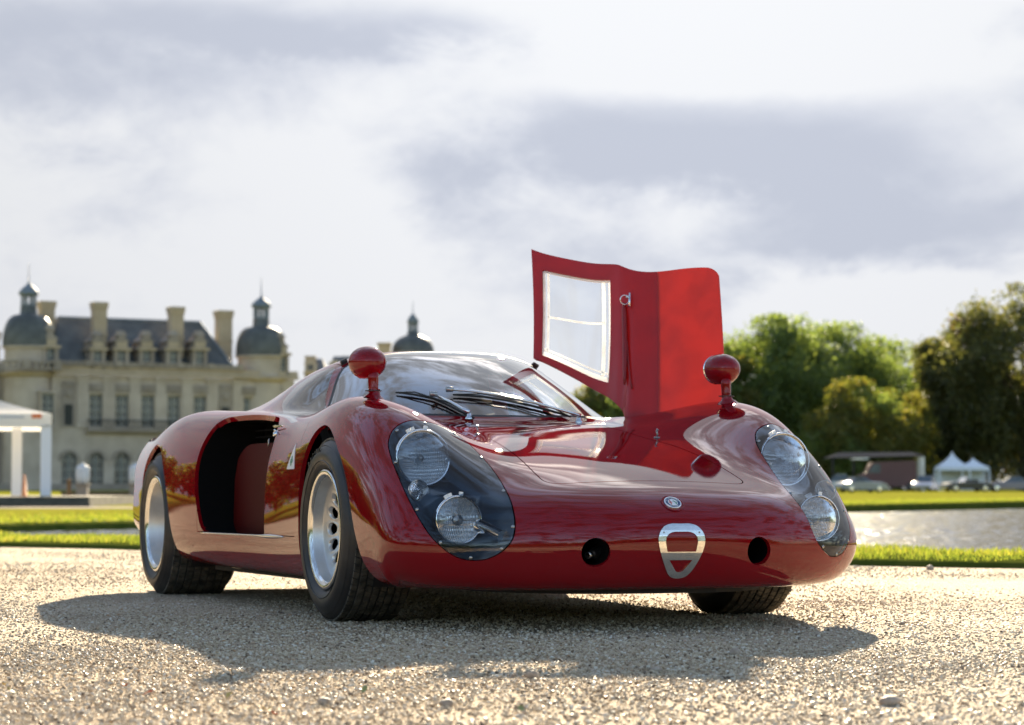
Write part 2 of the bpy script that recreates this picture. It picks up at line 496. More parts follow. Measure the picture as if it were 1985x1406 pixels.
# --- gravel: loose stones, as instances on scattered points
def gravel():
    m = mat_basic('gravel_stone', (.4, .35, .28), .62, Specular_IOR_Level=.04)
    n, l, b = nodes_of(m)
    oi = n.new('ShaderNodeObjectInfo')
    r = ramp(n, [(0, (.13, .10, .075)), (.10, (.31, .235, .16)), (.35, (.48, .38, .265)), (.6, (.58, .48, .35)), (.8, (.60, .52, .40)), (.93, (.70, .66, .58)), (1, (.42, .25, .13))])
    l.new(oi.outputs['Random'], r.inputs[0]); l.new(r.outputs[0], b.inputs['Base Color'])
    rr = n.new('ShaderNodeMapRange'); rr.inputs[3].default_value = .38; rr.inputs[4].default_value = .95
    mm = n.new('ShaderNodeMath'); mm.operation = 'FRACT'; m2 = n.new('ShaderNodeMath'); m2.operation = 'MULTIPLY'; m2.inputs[1].default_value = 7.31
    l.new(oi.outputs['Random'], m2.inputs[0]); l.new(m2.outputs[0], mm.inputs[0]); l.new(mm.outputs[0], rr.inputs[0]); l.new(rr.outputs[0], b.inputs['Roughness'])
    stones = bpy.data.collections.new('stones')
    rnd = random.Random(2)
    for k in range(6):
        bm = bmesh.new(); bmesh.ops.create_icosphere(bm, subdivisions=1, radius=1)
        for v in bm.verts:
            f = 1 + rnd.uniform(-.28, .28)
            v.co = Vector((v.co.x * f * rnd.uniform(.9, 1.15), v.co.y * f * .85, v.co.z * f * .62))
        me = bpy.data.meshes.new('stone'); bm.to_mesh(me); bm.free(); me.materials.append(m)
        o = bpy.data.objects.new('stone', me); stones.objects.link(o)
    r_ = np.random.default_rng(4)
    pts, scl = [], []
    for y0, y1, den, smin, smax, pw in ((3.0, 4.6, 15000, .0013, .0064, 2.9), (4.6, 6.6, 12500, .0013, .0060, 3.0), (6.6, 9.5, 6000, .0016, .0060, 2.8), (9.5, 19.5, 1200, .0022, .0065, 2.8)):
        w = lambda y: .27 * y + 1.7
        area = (w(y0) + w(y1)) * (y1 - y0)
        k = int(area * den)
        y = r_.uniform(y0, y1, k); x = r_.uniform(-1, 1, k) * w(y)
        s = smin + (smax - smin) * r_.random(k) ** pw
        # patchy: trodden areas hold fewer loose stones
        nz = np.sin(x * 3.1 + 1.3 * np.sin(y * 1.7)) * np.sin(y * 2.3 + .8 * np.sin(x * 2.2)) + .5 * np.sin(x * 9 + y * 4) * np.sin(y * 7 - x * 3)
        keep = (r_.random(k) < .72 + .28 * nz) & (r_.random(k) < 1 - (np.abs(x) - .225 * y - .25) / (.045 * y + 1.45))
        d = (np.stack([x, y], 1) - np.array(NB0)[:2]) @ np.array(nn_)[:2]
        keep &= d < -.02
        pts.append(np.stack([x, y, s * r_.uniform(-.05, .35, k)], 1)[keep]); scl.append(s[keep])
    P, S_ = np.concatenate(pts), np.concatenate(scl)
    me = bpy.data.meshes.new('gravel'); me.from_pydata([], [], [])
    me.vertices.add(len(P)); me.vertices.foreach_set('co', P.astype(np.float32).ravel())
    a = me.attributes.new('size', 'FLOAT', 'POINT'); a.data.foreach_set('value', S_.astype(np.float32))
    g = bpy.data.objects.new('gravel', me); COL.objects.link(g)
    ng = bpy.data.node_groups.new('scatter_stones', 'GeometryNodeTree')
    ng.interface.new_socket('Geometry', in_out='INPUT', socket_type='NodeSocketGeometry')
    ng.interface.new_socket('Geometry', in_out='OUTPUT', socket_type='NodeSocketGeometry')
    N_, L_ = ng.nodes, ng.links
    gi, go = N_.new('NodeGroupInput'), N_.new('NodeGroupOutput')
    mp = N_.new('GeometryNodeMeshToPoints'); L_.new(gi.outputs[0], mp.inputs[0])
    ci = N_.new('GeometryNodeCollectionInfo'); ci.inputs['Collection'].default_value = stones; ci.inputs['Separate Children'].default_value = True; ci.inputs['Reset Children'].default_value = True
    ip = N_.new('GeometryNodeInstanceOnPoints'); ip.inputs['Pick Instance'].default_value = True
    rv = N_.new('FunctionNodeRandomValue'); rv.data_type = 'FLOAT_VECTOR'; rv.inputs[0].default_value = (-.5, -.5, 0); rv.inputs[1].default_value = (.5, .5, 6.283)
    na = N_.new('GeometryNodeInputNamedAttribute'); na.data_type = 'FLOAT'; na.inputs[0].default_value = 'size'
    L_.new(mp.outputs[0], ip.inputs['Points']); L_.new(ci.outputs[0], ip.inputs['Instance'])
    L_.new(rv.outputs[0], ip.inputs['Rotation']); L_.new(na.outputs[0], ip.inputs['Scale']); L_.new(ip.outputs[0], go.inputs[0])
    md = g.modifiers.new('scatter', 'NODES'); md.node_group = ng
    tag(g, 'loose pale gravel covering the ground round the car', 'gravel', kind='stuff')
gravel()

# --- a few larger stones and fallen leaves one can pick out
def pebbles():
    m = mat_noise('pebble_stone', (.28, .21, .15), (.44, .37, .29), 40, .7, bump=.3)
    rnd = random.Random(9)
    data = [(1720, 1365, .019, 'rounded beige pebble lying alone in the lower right foreground'), (1423, 1268, .016, 'pale pebble at the right tip of the car shadow'),
            (866, 1366, .013, 'brown pebble at the bottom of the picture below the nose'), (1030, 1312, .016, 'flat tan stone in the sunlit patch of the door shadow'),
            (1745, 1210, .010, 'small beige pebble on the sunlit gravel right of the far front wheel'), (630, 1362, .014, 'whitish pebble in the lower left foreground'),
            (1270, 1300, .012, 'pale stone just under the shadow of the raised door'), (1800, 1104, .022, 'white stone at the grass edge on the right')]
    for k, (u, v, s, lab) in enumerate(data):
        y = .4257 * 4754.4 / (v - 950.5); x = (u - 992.5) / 4754.4 * y
        bm = bmesh.new(); bmesh.ops.create_icosphere(bm, subdivisions=2, radius=1)
        for vtx in bm.verts:
            f = 1 + .12 * math.sin(vtx.co.x * 3 + k) + .10 * math.sin(vtx.co.y * 4 + 2 * k) + rnd.uniform(-.04, .04)
            vtx.co = Vector((vtx.co.x * f * 1.2, vtx.co.y * f, vtx.co.z * f * .72)) * s
        o = obj_bm('pebble', bm, m, smooth=True); o.location = (x, y, s * .35); o.rotation_euler = (0, 0, k)
        tag(o, lab, 'pebble', 'larger stones in the gravel')
    ml = [mat_basic('leaf_red', (.36, .09, .04), .7), mat_basic('leaf_yellow', (.52, .38, .10), .7), mat_basic('leaf_green', (.26, .28, .09), .6)]
    L = [(245, 1338, 0, 'curled red leaf in the lower left foreground'), (290, 1352, 0, 'second red leaf just right of the first at lower left'), (535, 1390, 0, 'reddish leaf at the bottom edge left of centre'), (520, 1378, 1, 'yellow leaf beside the reddish one at the bottom edge'),
         (30, 1345, 2, 'green leaf at the left edge of the foreground'), (708, 1345, 2, 'green sprig leaf in the bright gravel below the car shadow'), (15, 1336, 1, 'yellow leaf at the far left edge of the gravel'), (448, 1357, 1, 'small yellow leaf in the lower left gravel'), (1010, 1382, 2, 'greenish leaf at the bottom edge below the nose')]
    for k, (u, v, c, lab) in enumerate(L):
        y = .4257 * 4754.4 / (v - 950.5); x = (u - 992.5) / 4754.4 * y
        V, F = [], []
        n_ = 8
        for i in range(n_ + 1):
            t = i / n_; w = .006 * math.sin(PI * t) ** .8
            for q in (-1, 0, 1): V.append(((t - .5) * .022, q * w, .004 * abs(q) * (.6 + .4 * math.sin(3 * t + k)) + .004 * math.sin(PI * t + k)))
        for i in range(n_):
            for j in range(2): F.append((i * 3 + j, (i + 1) * 3 + j, (i + 1) * 3 + j + 1, i * 3 + j + 1))
        o = obj('fallen_leaf', V, F, ml[c]); o.location = (x, y, .010); o.rotation_euler = (rnd.uniform(-.12, .12), rnd.uniform(-.12, .12), rnd.uniform(0, 6))
        tag(o, lab, 'leaf', 'fallen leaves on the gravel')
pebbles()
# ------------------------------------------------------------------ car body surface (car frame: x forward, y to the car's left, z up; origin under the front axle)
def spline_matrix(t, te):
    """rows map data at knots t to a natural cubic spline's values at te"""
    n = len(t); h = np.diff(t)
    A = np.zeros((n, n)); B = np.zeros((n, n))
    A[0, 0] = A[-1, -1] = 1
    for i in range(1, n - 1):
        A[i, i - 1], A[i, i], A[i, i + 1] = h[i - 1], 2 * (h[i - 1] + h[i]), h[i]
        B[i, i - 1] += 6 / h[i - 1]; B[i, i + 1] += 6 / h[i]; B[i, i] -= 6 / h[i - 1] + 6 / h[i]
    Mm = np.linalg.solve(A, B)
    te = np.asarray(te)
    k = np.clip(np.searchsorted(t, te, side='right') - 1, 0, n - 2)
    E = np.zeros((len(te), n))
    hk = h[k]; a = (t[k + 1] - te) / hk; b = (te - t[k]) / hk
    r = np.arange(len(te))
    E[r, k] += a; E[r, k + 1] += b
    E += ((a ** 3 - a) * hk ** 2 / 6)[:, None] * Mm[k] + ((b ** 3 - b) * hk ** 2 / 6)[:, None] * Mm[k + 1]
    return E

BODY = [
 [(.90,0,.125),(.895,.2,.125),(.86,.37,.125),(.80,.49,.125),(.73,.575,.125),(.66,.63,.125),(.60,.665,.125),(.55,.68,.125),(.52,.67,.122),(.49,.63,.12)],
 [(.985,0,.150),(.98,.2,.150),(.945,.37,.150),(.885,.50,.150),(.815,.605,.150),(.74,.68,.150),(.665,.73,.152),(.60,.755,.150),(.55,.735,.13),(.50,.66,.122)],
 [(1.032,0,.275),(1.024,.2,.272),(.985,.37,.265),(.93,.50,.258),(.865,.615,.252),(.79,.70,.248),(.705,.768,.245),(.61,.795,.21),(.565,.768,.145),(.52,.68,.125)],
 [(.972,0,.385),(.962,.2,.382),(.928,.37,.375),(.876,.50,.362),(.805,.62,.350),(.73,.715,.345),(.635,.785,.33),(.535,.805,.25),(.48,.772,.145),(.43,.68,.125)],
 [(.815,0,.450),(.805,.2,.448),(.775,.36,.447),(.73,.49,.452),(.665,.62,.470),(.60,.725,.455),(.53,.79,.415),(.43,.81,.28),(.39,.775,.145),(.36,.68,.125)],
 [(.60,0,.508),(.59,.2,.508),(.57,.36,.513),(.535,.49,.545),(.475,.63,.592),(.43,.735,.56),(.38,.797,.495),(.30,.812,.30),(.28,.775,.145),(.27,.68,.125)],
 [(.35,0,.562),(.345,.2,.563),(.335,.36,.573),(.315,.50,.628),(.28,.645,.680),(.25,.748,.64),(.22,.803,.54),(.18,.813,.315),(.17,.775,.145),(.17,.68,.125)],
 [(.08,0,.605),(.08,.2,.606),(.07,.36,.618),(.06,.50,.675),(.05,.655,.728),(.05,.755,.685),(.05,.808,.56),(.04,.815,.32),(.04,.775,.145),(.04,.68,.125)],
 [(-.20,0,.645),(-.20,.2,.645),(-.20,.36,.647),(-.20,.50,.676),(-.20,.65,.735),(-.20,.75,.685),(-.20,.800,.56),(-.20,.812,.32),(-.20,.775,.145),(-.20,.68,.125)],
 [(-.50,0,.672),(-.50,.2,.672),(-.50,.36,.668),(-.50,.50,.683),(-.50,.635,.712),(-.50,.735,.662),(-.50,.790,.545),(-.50,.808,.32),(-.50,.775,.145),(-.50,.68,.125)],
 [(-.85,0,.675),(-.85,.2,.675),(-.85,.36,.678),(-.85,.50,.692),(-.85,.625,.700),(-.85,.735,.655),(-.85,.795,.545),(-.85,.818,.32),(-.85,.785,.148),(-.85,.68,.125)],
 [(-1.30,0,.675),(-1.30,.2,.675),(-1.30,.36,.685),(-1.30,.50,.708),(-1.30,.64,.722),(-1.30,.765,.690),(-1.30,.838,.56),(-1.30,.858,.33),(-1.30,.82,.155),(-1.30,.70,.125)],
 [(-1.72,0,.675),(-1.72,.2,.675),(-1.72,.36,.690),(-1.72,.52,.720),(-1.72,.66,.738),(-1.72,.79,.710),(-1.72,.872,.575),(-1.72,.892,.34),(-1.72,.85,.165),(-1.72,.72,.13)],
 [(-2.15,0,.680),(-2.15,.2,.682),(-2.15,.36,.697),(-2.15,.52,.728),(-2.15,.66,.745),(-2.15,.795,.715),(-2.15,.878,.585),(-2.15,.893,.35),(-2.15,.85,.18),(-2.15,.72,.14)],
 [(-2.58,0,.665),(-2.58,.2,.668),(-2.58,.36,.680),(-2.58,.52,.698),(-2.58,.65,.705),(-2.58,.77,.672),(-2.58,.842,.57),(-2.58,.858,.37),(-2.58,.83,.21),(-2.58,.72,.18)],
 [(-2.93,0,.660),(-2.93,.2,.662),(-2.93,.36,.668),(-2.93,.52,.675),(-2.93,.64,.680),(-2.93,.735,.655),(-2.93,.80,.565),(-2.93,.82,.40),(-2.93,.80,.26),(-2.93,.70,.23)],
]
BODY = np.array(BODY)

def canopy_z(x, y):
    """height of the glasshouse above the ground"""
    ay = np.abs(y)
    xs = x + 1.1 * np.minimum(ay, .62) ** 2 * np.clip((x + 1.7) / .6, 0, 1)
    s = np.array([-3.2, -2.93, -2.5, -2.1, -1.75, -1.4, -1.2, -1.05, -.85, -.62, -.44, -.2, .2])
    h = np.array([-.06, -.02, .06, .155, .23, .276, .287, .279, .218, .120, .024, -.11, -.35])
    k = np.arange(len(s))
    hx = (spline_matrix(s, np.clip(xs, -3.2, .2).ravel()) @ h).reshape(xs.shape)
    b = .62 - .05 * np.clip((-x - 1.5) / 1.2, 0, 1)
    q = np.clip(ay / b, 0, 1.6)
    hy = 1 - q ** 4
    z = np.where(hx > 0, hx * hy, hx) - 1.5 * np.clip(q - .94, 0, None) ** 2
    return .668 + np.maximum(z, -.5)

def smooth_max(a, b, k):
    h = np.clip(.5 + .5 * (a - b) / k, 0, 1)
    return b * (1 - h) + a * h + k * h * (1 - h)

def knots(P, axis):
    d = np.linalg.norm(np.diff(P, axis=axis), axis=2)
    d = np.sqrt(d).mean(axis=1 - axis) if False else d.mean(axis=1 - axis)
    t = np.concatenate([[0], np.cumsum(d)])
    return t / t[-1]

def body_grid(nu, nv):
    P = BODY
    mir = P[:, 3:0:-1] * np.array([1, -1, 1])
    Pv = np.concatenate([mir, P], 1)
    tv = knots(Pv, 1); tu = knots(P, 0)
    v0 = tv[3]
    eu = np.interp(np.linspace(0, 1, nu), np.linspace(0, 1, len(tu)), tu) * .5 + np.linspace(0, 1, nu) * .5
    ev = v0 + (1 - v0) * np.linspace(0, 1, nv)
    S = np.einsum('ai,ijk->ajk', spline_matrix(tu, eu), Pv)
    S = np.einsum('bj,ajk->abk', spline_matrix(tv, ev), S)
    S[:, 0, 1] = 0
    x, y, z = S[..., 0], S[..., 1], S[..., 2]
    k = .012 + .075 * np.clip((-x - .95) / .5, 0, 1) * np.clip((y - .25) / .25, 0, 1)
    cz = canopy_z(x, y)
    top = (z > .55) & (y < .79)
    zz = np.where(top, smooth_max(z, cz, k), z)
    w = np.clip((z - .55) / .05, 0, 1)
    S[..., 2] = z * (1 - w) + zz * w
    # normals
    du = np.gradient(S, axis=0); dv = np.gradient(S, axis=1)
    N = np.cross(dv, du)
    N /= np.linalg.norm(N, axis=2, keepdims=True) + 1e-12
    N[:, 0, 1] = 0
    N /= np.linalg.norm(N, axis=2, keepdims=True) + 1e-12
    return S, N
# ------------------------------------------------------------------ materials of the car
def paint():
    m = mat_basic('red_paint', (.20, .002, .006), .6, 0.0, Specular_IOR_Level=0.0, Coat_Weight=1.0, Coat_Roughness=.012, Coat_IOR=1.45)
    n, l, b = nodes_of(m)
    tc = n.new('ShaderNodeTexCoord')
    nz = n.new('ShaderNodeTexNoise'); nz.inputs['Scale'].default_value = 2.3; nz.inputs['Detail'].default_value = 2
    l.new(tc.outputs['Object'], nz.inputs['Vector'])
    bp = n.new('ShaderNodeBump'); bp.inputs['Strength'].default_value = .025; bp.inputs['Distance'].default_value = .02
    l.new(nz.outputs['Fac'], bp.inputs['Height'])
    n2 = n.new('ShaderNodeTexNoise'); n2.inputs['Scale'].default_value = 420; n2.inputs['Detail'].default_value = 1
    l.new(tc.outputs['Object'], n2.inputs['Vector'])
    b2 = n.new('ShaderNodeBump'); b2.inputs['Strength'].default_value = .012; b2.inputs['Distance'].default_value = .001
    l.new(n2.outputs['Fac'], b2.inputs['Height']); l.new(bp.outputs[0], b2.inputs['Normal'])
    l.new(b2.outputs[0], b.inputs['Coat Normal'])
    n3 = n.new('ShaderNodeTexNoise'); n3.inputs['Scale'].default_value = 5; n3.inputs['Detail'].default_value = 8; n3.inputs['Roughness'].default_value = .65
    l.new(tc.outputs['Object'], n3.inputs['Vector'])
    mr = n.new('ShaderNodeMapRange'); mr.inputs[1].default_value = .4; mr.inputs[2].default_value = .75; mr.inputs[3].default_value = .006; mr.inputs[4].default_value = .022
    l.new(n3.outputs['Fac'], mr.inputs[0]); l.new(mr.outputs[0], b.inputs['Coat Roughness'])
    return m

def thin_glass(name, tint=(1, 1, 1), rough=0.0, boost=0.0, ior=1.5, gain=1.6):
    """a single sheet of glass: a mirror by Fresnel, otherwise clear"""
    m = bpy.data.materials.new(name)
    m.use_nodes = True
    n, l = m.node_tree.nodes, m.node_tree.links
    n.clear()
    out = n.new('ShaderNodeOutputMaterial')
    mx = n.new('ShaderNodeMixShader')
    tr = n.new('ShaderNodeBsdfTransparent'); tr.inputs[0].default_value = (*tint, 1)
    gl = n.new('ShaderNodeBsdfGlossy'); gl.inputs['Roughness'].default_value = rough
    fr = n.new('ShaderNodeFresnel'); fr.inputs['IOR'].default_value = ior
    ma = n.new('ShaderNodeMath'); ma.operation = 'MULTIPLY_ADD'; ma.use_clamp = True
    ma.inputs[1].default_value = gain; ma.inputs[2].default_value = boost
    # the Fresnel term of a sheet is the same from either side
    ge = n.new('ShaderNodeNewGeometry')
    mi = n.new('ShaderNodeMath'); mi.operation = 'POWER'
    inv = n.new('ShaderNodeMix'); inv.data_type = 'FLOAT'
    inv.inputs[2].default_value = ior; inv.inputs[3].default_value = 1.0 / ior
    l.new(ge.outputs['Backfacing'], inv.inputs[0])
    fr2 = n.new('ShaderNodeLayerWeight')
    l.new(fr.outputs[0], ma.inputs[0])
    l.new(ma.outputs[0], mx.inputs[0]); l.new(tr.outputs[0], mx.inputs[1]); l.new(gl.outputs[0], mx.inputs[2])
    n.remove(mi); n.remove(inv); n.remove(ge); n.remove(fr2)
    l.new(mx.outputs[0], out.inputs[0])
    return m

M_RED = paint()
M_GLASS = thin_glass('windscreen_glass', (.84, .92, .98), 0.0, 0.18)
M_ACRYL = thin_glass('clear_acrylic', (.97, .985, 1.0), 0.0, 0.0, gain=1.15)
M_LENS = thin_glass('lens_glass', (.98, .98, .98), 0.02, 0.08)
M_WIN = thin_glass('side_window_acrylic', (.80, .84, .88), .01, .03)
M_BLACK = mat_noise('black_rubber', (.012, .012, .012), (.022, .022, .022), 30, .55)
M_DARK = mat_basic('dark_interior', (.012, .012, .013), .7)
M_CHROME = mat_basic('chrome', (.75, .76, .78), .09, 1.0)
M_ALU = mat_noise('brushed_aluminium', (.76, .75, .73), (.84, .83, .81), 60, .17, metal=1.0, bump=.02)
M_STEEL = mat_basic('dull_steel', (.42, .41, .39), .32, 1.0)
M_HOUSE = mat_basic('lamp_housing_sky_tint', (.020, .045, .075), .34, 0.0, Coat_Weight=.5, Coat_Roughness=.1)  # base colour tinted blue for the sky mirrored in the clear cover
M_WHITE = mat_basic('white_enamel', (.78, .79, .80), .3)
M_BLUE = mat_basic('blue_enamel', (.02, .07, .17), .25)
M_CROSS = mat_basic('red_enamel', (.45, .02, .02), .3)
M_GREEN = mat_basic('green_enamel', (.03, .22, .12), .3)
M_SEAT = mat_noise('black_leather', (.015, .014, .013), (.03, .028, .026), 40, .5, bump=.2)
M_BELT = mat_basic('red_webbing', (.22, .03, .03), .8)

def mat_rubber():
    m = mat_noise('tyre_rubber', (.013, .0135, .0145), (.028, .028, .028), 14, .46, bump=.08, bscale=160)
    return m
M_TYRE = mat_rubber()
M_TREAD = mat_noise('dusty_tread_rubber', (.032, .030, .025), (.12, .105, .08), 26, .85, bump=.2, bscale=300)
def mat_rim():
    m = mat_noise('cast_magnesium', (.58, .575, .56), (.66, .655, .64), 22, .36, metal=.75, bump=.03, bscale=120)
    return m
M_RIM = mat_rim()
M_LIP = mat_basic('polished_rim_lip', (.68, .68, .67), .13, 1.0)

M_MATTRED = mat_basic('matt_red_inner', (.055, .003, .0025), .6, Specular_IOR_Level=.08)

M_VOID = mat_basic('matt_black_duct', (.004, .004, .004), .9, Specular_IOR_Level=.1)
# ------------------------------------------------------------------ clipping the body surface into panels
class Mesh:
    def __init__(s, V, N, P): s.V = np.asarray(V, float); s.N = np.asarray(N, float); s.P = P
    def mirrored(s):
        f = np.array([1, -1, 1])
        return Mesh(s.V * f, s.N * f, [p[::-1] for p in s.P])

def compact(V, N, P):
    used = np.zeros(len(V), bool)
    for p in P:
        for i in p: used[i] = True
    idx = np.cumsum(used) - 1
    return Mesh(V[used], N[used], [tuple(int(idx[i]) for i in p) for p in P])

def clip(m, s):
    """split a mesh along s = 0: (part where s < 0, part where s > 0)"""
    s = np.where(np.abs(s) < 1e-7, 1e-7, s)
    neg = s < 0
    A, B = [], []
    nv, nn, cut = [], [], {}
    base = len(m.V)
    ng = neg.tolist()
    def edge(i, j):
        k = (i, j) if i < j else (j, i)
        if k not in cut:
            t = s[i] / (s[i] - s[j])
            nv.append(m.V[i] * (1 - t) + m.V[j] * t)
            q = m.N[i] * (1 - t) + m.N[j] * t
            nn.append(q / (np.linalg.norm(q) + 1e-12))
            cut[k] = base + len(nv) - 1
        return cut[k]
    for p in m.P:
        c = sum(ng[i] for i in p)
        if c == len(p): A.append(p)
        elif c == 0: B.append(p)
        else:
            a, b = [], []
            for k in range(len(p)):
                i, j = p[k], p[(k + 1) % len(p)]
                (a if ng[i] else b).append(i)
                if ng[i] != ng[j]:
                    e = edge(i, j); a.append(e); b.append(e)
            if len(a) > 2: A.append(tuple(a))
            if len(b) > 2: B.append(tuple(b))
    V = np.concatenate([m.V, np.array(nv)]) if nv else m.V
    N = np.concatenate([m.N, np.array(nn)]) if nn else m.N
    return compact(V, N, A), compact(V, N, B)

def join(*ms):
    V, N, P = [], [], []; k = 0
    for m in ms:
        V.append(m.V); N.append(m.N); P += [tuple(i + k for i in p) for p in m.P]; k += len(m.V)
    return Mesh(np.concatenate(V), np.concatenate(N), P)

def boundary(m):
    cnt = {}
    for p in m.P:
        for k in range(len(p)):
            i, j = p[k], p[(k + 1) % len(p)]
            key = (i, j) if i < j else (j, i)
            cnt[key] = None if key in cnt else (i, j)
    return [e for e in cnt.values() if e is not None]

def flanged(m, depth, keep=None):
    """turn the free edges of a panel inwards, so that it reads as sheet metal with thickness"""
    E = [e for e in boundary(m) if not (abs(m.V[e[0]][1]) < 2e-4 and abs(m.V[e[1]][1]) < 2e-4)]
    if keep is not None: E = [e for e in E if keep(m.V[e[0]]) and keep(m.V[e[1]])]
    base = len(m.V)
    V, N, P = [], [], []
    acc = {}
    for i, j in E:
        d = m.V[j] - m.V[i]
        nn = np.cross(d, -(m.N[i] + m.N[j]))
        L = np.linalg.norm(nn)
        if L < 1e-14: continue
        for k in (i, j): acc[k] = acc.get(k, 0) - nn / L
    ids = {}
    for k, nn in acc.items():
        nn = nn / (np.linalg.norm(nn) + 1e-9)
        ids[k] = base + len(V)
        V += [m.V[k], m.V[k] - m.N[k] * depth]
        N += [nn, nn]
    for i, j in E:
        if i in ids and j in ids:
            P.append((ids[j], ids[i], ids[i] + 1, ids[j] + 1))
    if not V: return m
    return Mesh(np.concatenate([m.V, np.array(V)]), np.concatenate([m.N, np.array(N)]), m.P + P)

def smooth_loop(pts, n=160):
    """closed Catmull-Rom curve through pts"""
    P = np.array(pts, float); k = len(P); out = []
    per = max(2, n // k)
    for i in range(k):
        p0, p1, p2, p3 = P[i - 1], P[i], P[(i + 1) % k], P[(i + 2) % k]
        for t in np.linspace(0, 1, per, endpoint=False):
            out.append(.5 * (2 * p1 + (p2 - p0) * t + (2 * p0 - 5 * p1 + 4 * p2 - p3) * t * t + (3 * p1 - p0 - 3 * p2 + p3) * t ** 3))
    return np.array(out)

def round_loop(pts, r, n=6):
    """polygon with its corners rounded"""
    P = [np.array(p, float) for p in pts]; out = []
    for i, p in enumerate(P):
        a, b = P[i - 1], P[(i + 1) % len(P)]
        ri = r[i] if hasattr(r, '__len__') else r
        da, db = a - p, b - p
        la, lb = np.linalg.norm(da), np.linalg.norm(db)
        q = min(ri, .45 * la, .45 * lb)
        A, B = p + da / la * q, p + db / lb * q
        for t in np.linspace(0, 1, n): out.append(A * (1 - t) ** 2 + 2 * p * t * (1 - t) + B * t * t)
    return np.array(out)

def sd_poly(x, y, poly):
    """signed distance to a closed polygon, negative inside"""
    poly = np.asarray(poly); out = np.full(len(x), 1e9); ins = np.zeros(len(x), bool)
    lo, hi = poly.min(0) - .08, poly.max(0) + .08
    near = (x > lo[0]) & (x < hi[0]) & (y > lo[1]) & (y < hi[1])
    px, py = x[near], y[near]
    d = np.full(len(px), 1e9); w = np.zeros(len(px), bool)
    for a, b in zip(poly, np.roll(poly, -1, 0)):
        e = b - a; L = e @ e
        if L < 1e-16: continue
        t = np.clip(((px - a[0]) * e[0] + (py - a[1]) * e[1]) / L, 0, 1)
        d = np.minimum(d, (px - a[0] - t * e[0]) ** 2 + (py - a[1] - t * e[1]) ** 2)
        c = (a[1] > py) != (b[1] > py)
        if c.any():
            xx = a[0] + (py - a[1]) / (e[1] if abs(e[1]) > 1e-12 else 1e-12) * e[0]
            w ^= c & (px < xx)
    d = np.sqrt(d)
    out[near] = np.where(w, -d, d)
    return out

# outlines read off the car (half body, y >= 0)
_outer = [(.580,.219),(.610,.218),(.634,.223),(.657,.235),(.680,.255),(.698,.277),(.713,.305),(.724,.341),(.732,.382),(.737,.430),(.738,.479),(.735,.525),(.728,.563),(.716,.590),(.697,.615),(.668,.635)]
COVERS = {-1: smooth_loop(_outer + [(.636,.645),(.605,.646),(.572,.641),(.538,.634),(.503,.621),(.481,.603),(.471,.580),(.466,.555),(.463,.531),(.461,.497),(.464,.461),(.470,.430),(.476,.396),(.482,.362),(.487,.329),(.493,.302),(.501,.280),(.514,.260),(.532,.242),(.556,.227)], 180),
          1: smooth_loop(_outer + [(.640,.647),(.610,.643),(.580,.632),(.556,.617),(.538,.598),(.522,.575),(.511,.548),(.502,.520),(.493,.490),(.484,.458),(.477,.430),(.476,.396),(.482,.362),(.488,.329),(.495,.302),(.505,.278),(.520,.258),(.540,.240),(.560,.228)], 180)}
HOOD = round_loop([(-.285,-.1),(-.285,.292),(.065,.283),(.315,.309),(.50,.322),(.66,.335),(.797,.340),(.799,.20),(.799,-.1)], [0,.03,.2,.2,.1,.1,.085,.1,0], 9)
SCREEN = round_loop([(-.432,-.1),(-.437,.08),(-.476,.19),(-.556,.32),(-.66,.44),(-.765,.525),(-.835,.555),(-.905,.535),(-.98,.497),(-1.06,.459),(-1.12,.427),(-1.152,.392),(-1.118,.29),(-1.09,.19),(-1.07,.08),(-1.066,-.1)], [0,.05,.1,.1,.1,.06,.04,.05,.05,.05,.05,.035,.08,.08,.08,0], 7)
ARCH_F = smooth_loop([(-.300,.05),(-.306,.20),(-.306,.34),(-.298,.44),(-.277,.525),(-.235,.590),(-.170,.628),(-.09,.641),(-.01,.630),(.06,.604),(.130,.565),(.205,.512),(.266,.450),(.308,.380),(.342,.312),(.380,.252),(.415,.208),(.450,.176),(.495,.145),(.54,.10),(.50,.03),(.1,-.02),(-.25,-.02)], 200)
ARCH_R = smooth_loop([(-2.60,.05),(-2.615,.20),(-2.607,.33),(-2.572,.45),(-2.505,.532),(-2.425,.583),(-2.33,.610),(-2.235,.612),(-2.14,.590),(-2.055,.548),(-1.985,.492),(-1.93,.415),(-1.893,.330),(-1.862,.262),(-1.842,.20),(-1.86,.165),(-1.90,.12),(-1.95,.03),(-2.2,-.02),(-2.5,-.02)], 200)
INTAKE = round_loop([(-.742,.266),(-1.10,.264),(-1.455,.264),(-1.525,.40),(-1.548,.56),(-1.50,.702),(-1.25,.712),(-.98,.692),(-.835,.655),(-.757,.60),(-.745,.45)], [.004,.1,.07,.1,.1,.13,.1,.06,.05,.04,.1], 8)
DOOR_Y = (np.array([-1.70,-1.50,-1.30,-1.17,-1.10,-1.03,-.97,-.90,-.84,-.76,-.66,-.56,-.47,-.40,-.365,-.35]),
          np.array([.402,.400,.398,.398,.428,.470,.502,.540,.566,.582,.600,.632,.680,.735,.785,.95]))
WINDOW = round_loop([(-.655,.670),(-.85,.688),(-1.02,.762),(-1.10,.814),(-1.155,.856),(-1.20,.893),(-1.33,.878),(-1.44,.83),(-1.435,.775),(-1.36,.745),(-1.22,.715),(-.98,.694),(-.83,.678),(-.72,.662)], [.02,.1,.05,.05,.05,.025,.1,.05,.05,.05,.05,.1,.1,.03], 6)

car = empty('race_car', (.142880, 8.313543, 0), R(20.6534) - PI / 2,
            'low red closed racing car parked on gravel with one door raised', 'racing car')

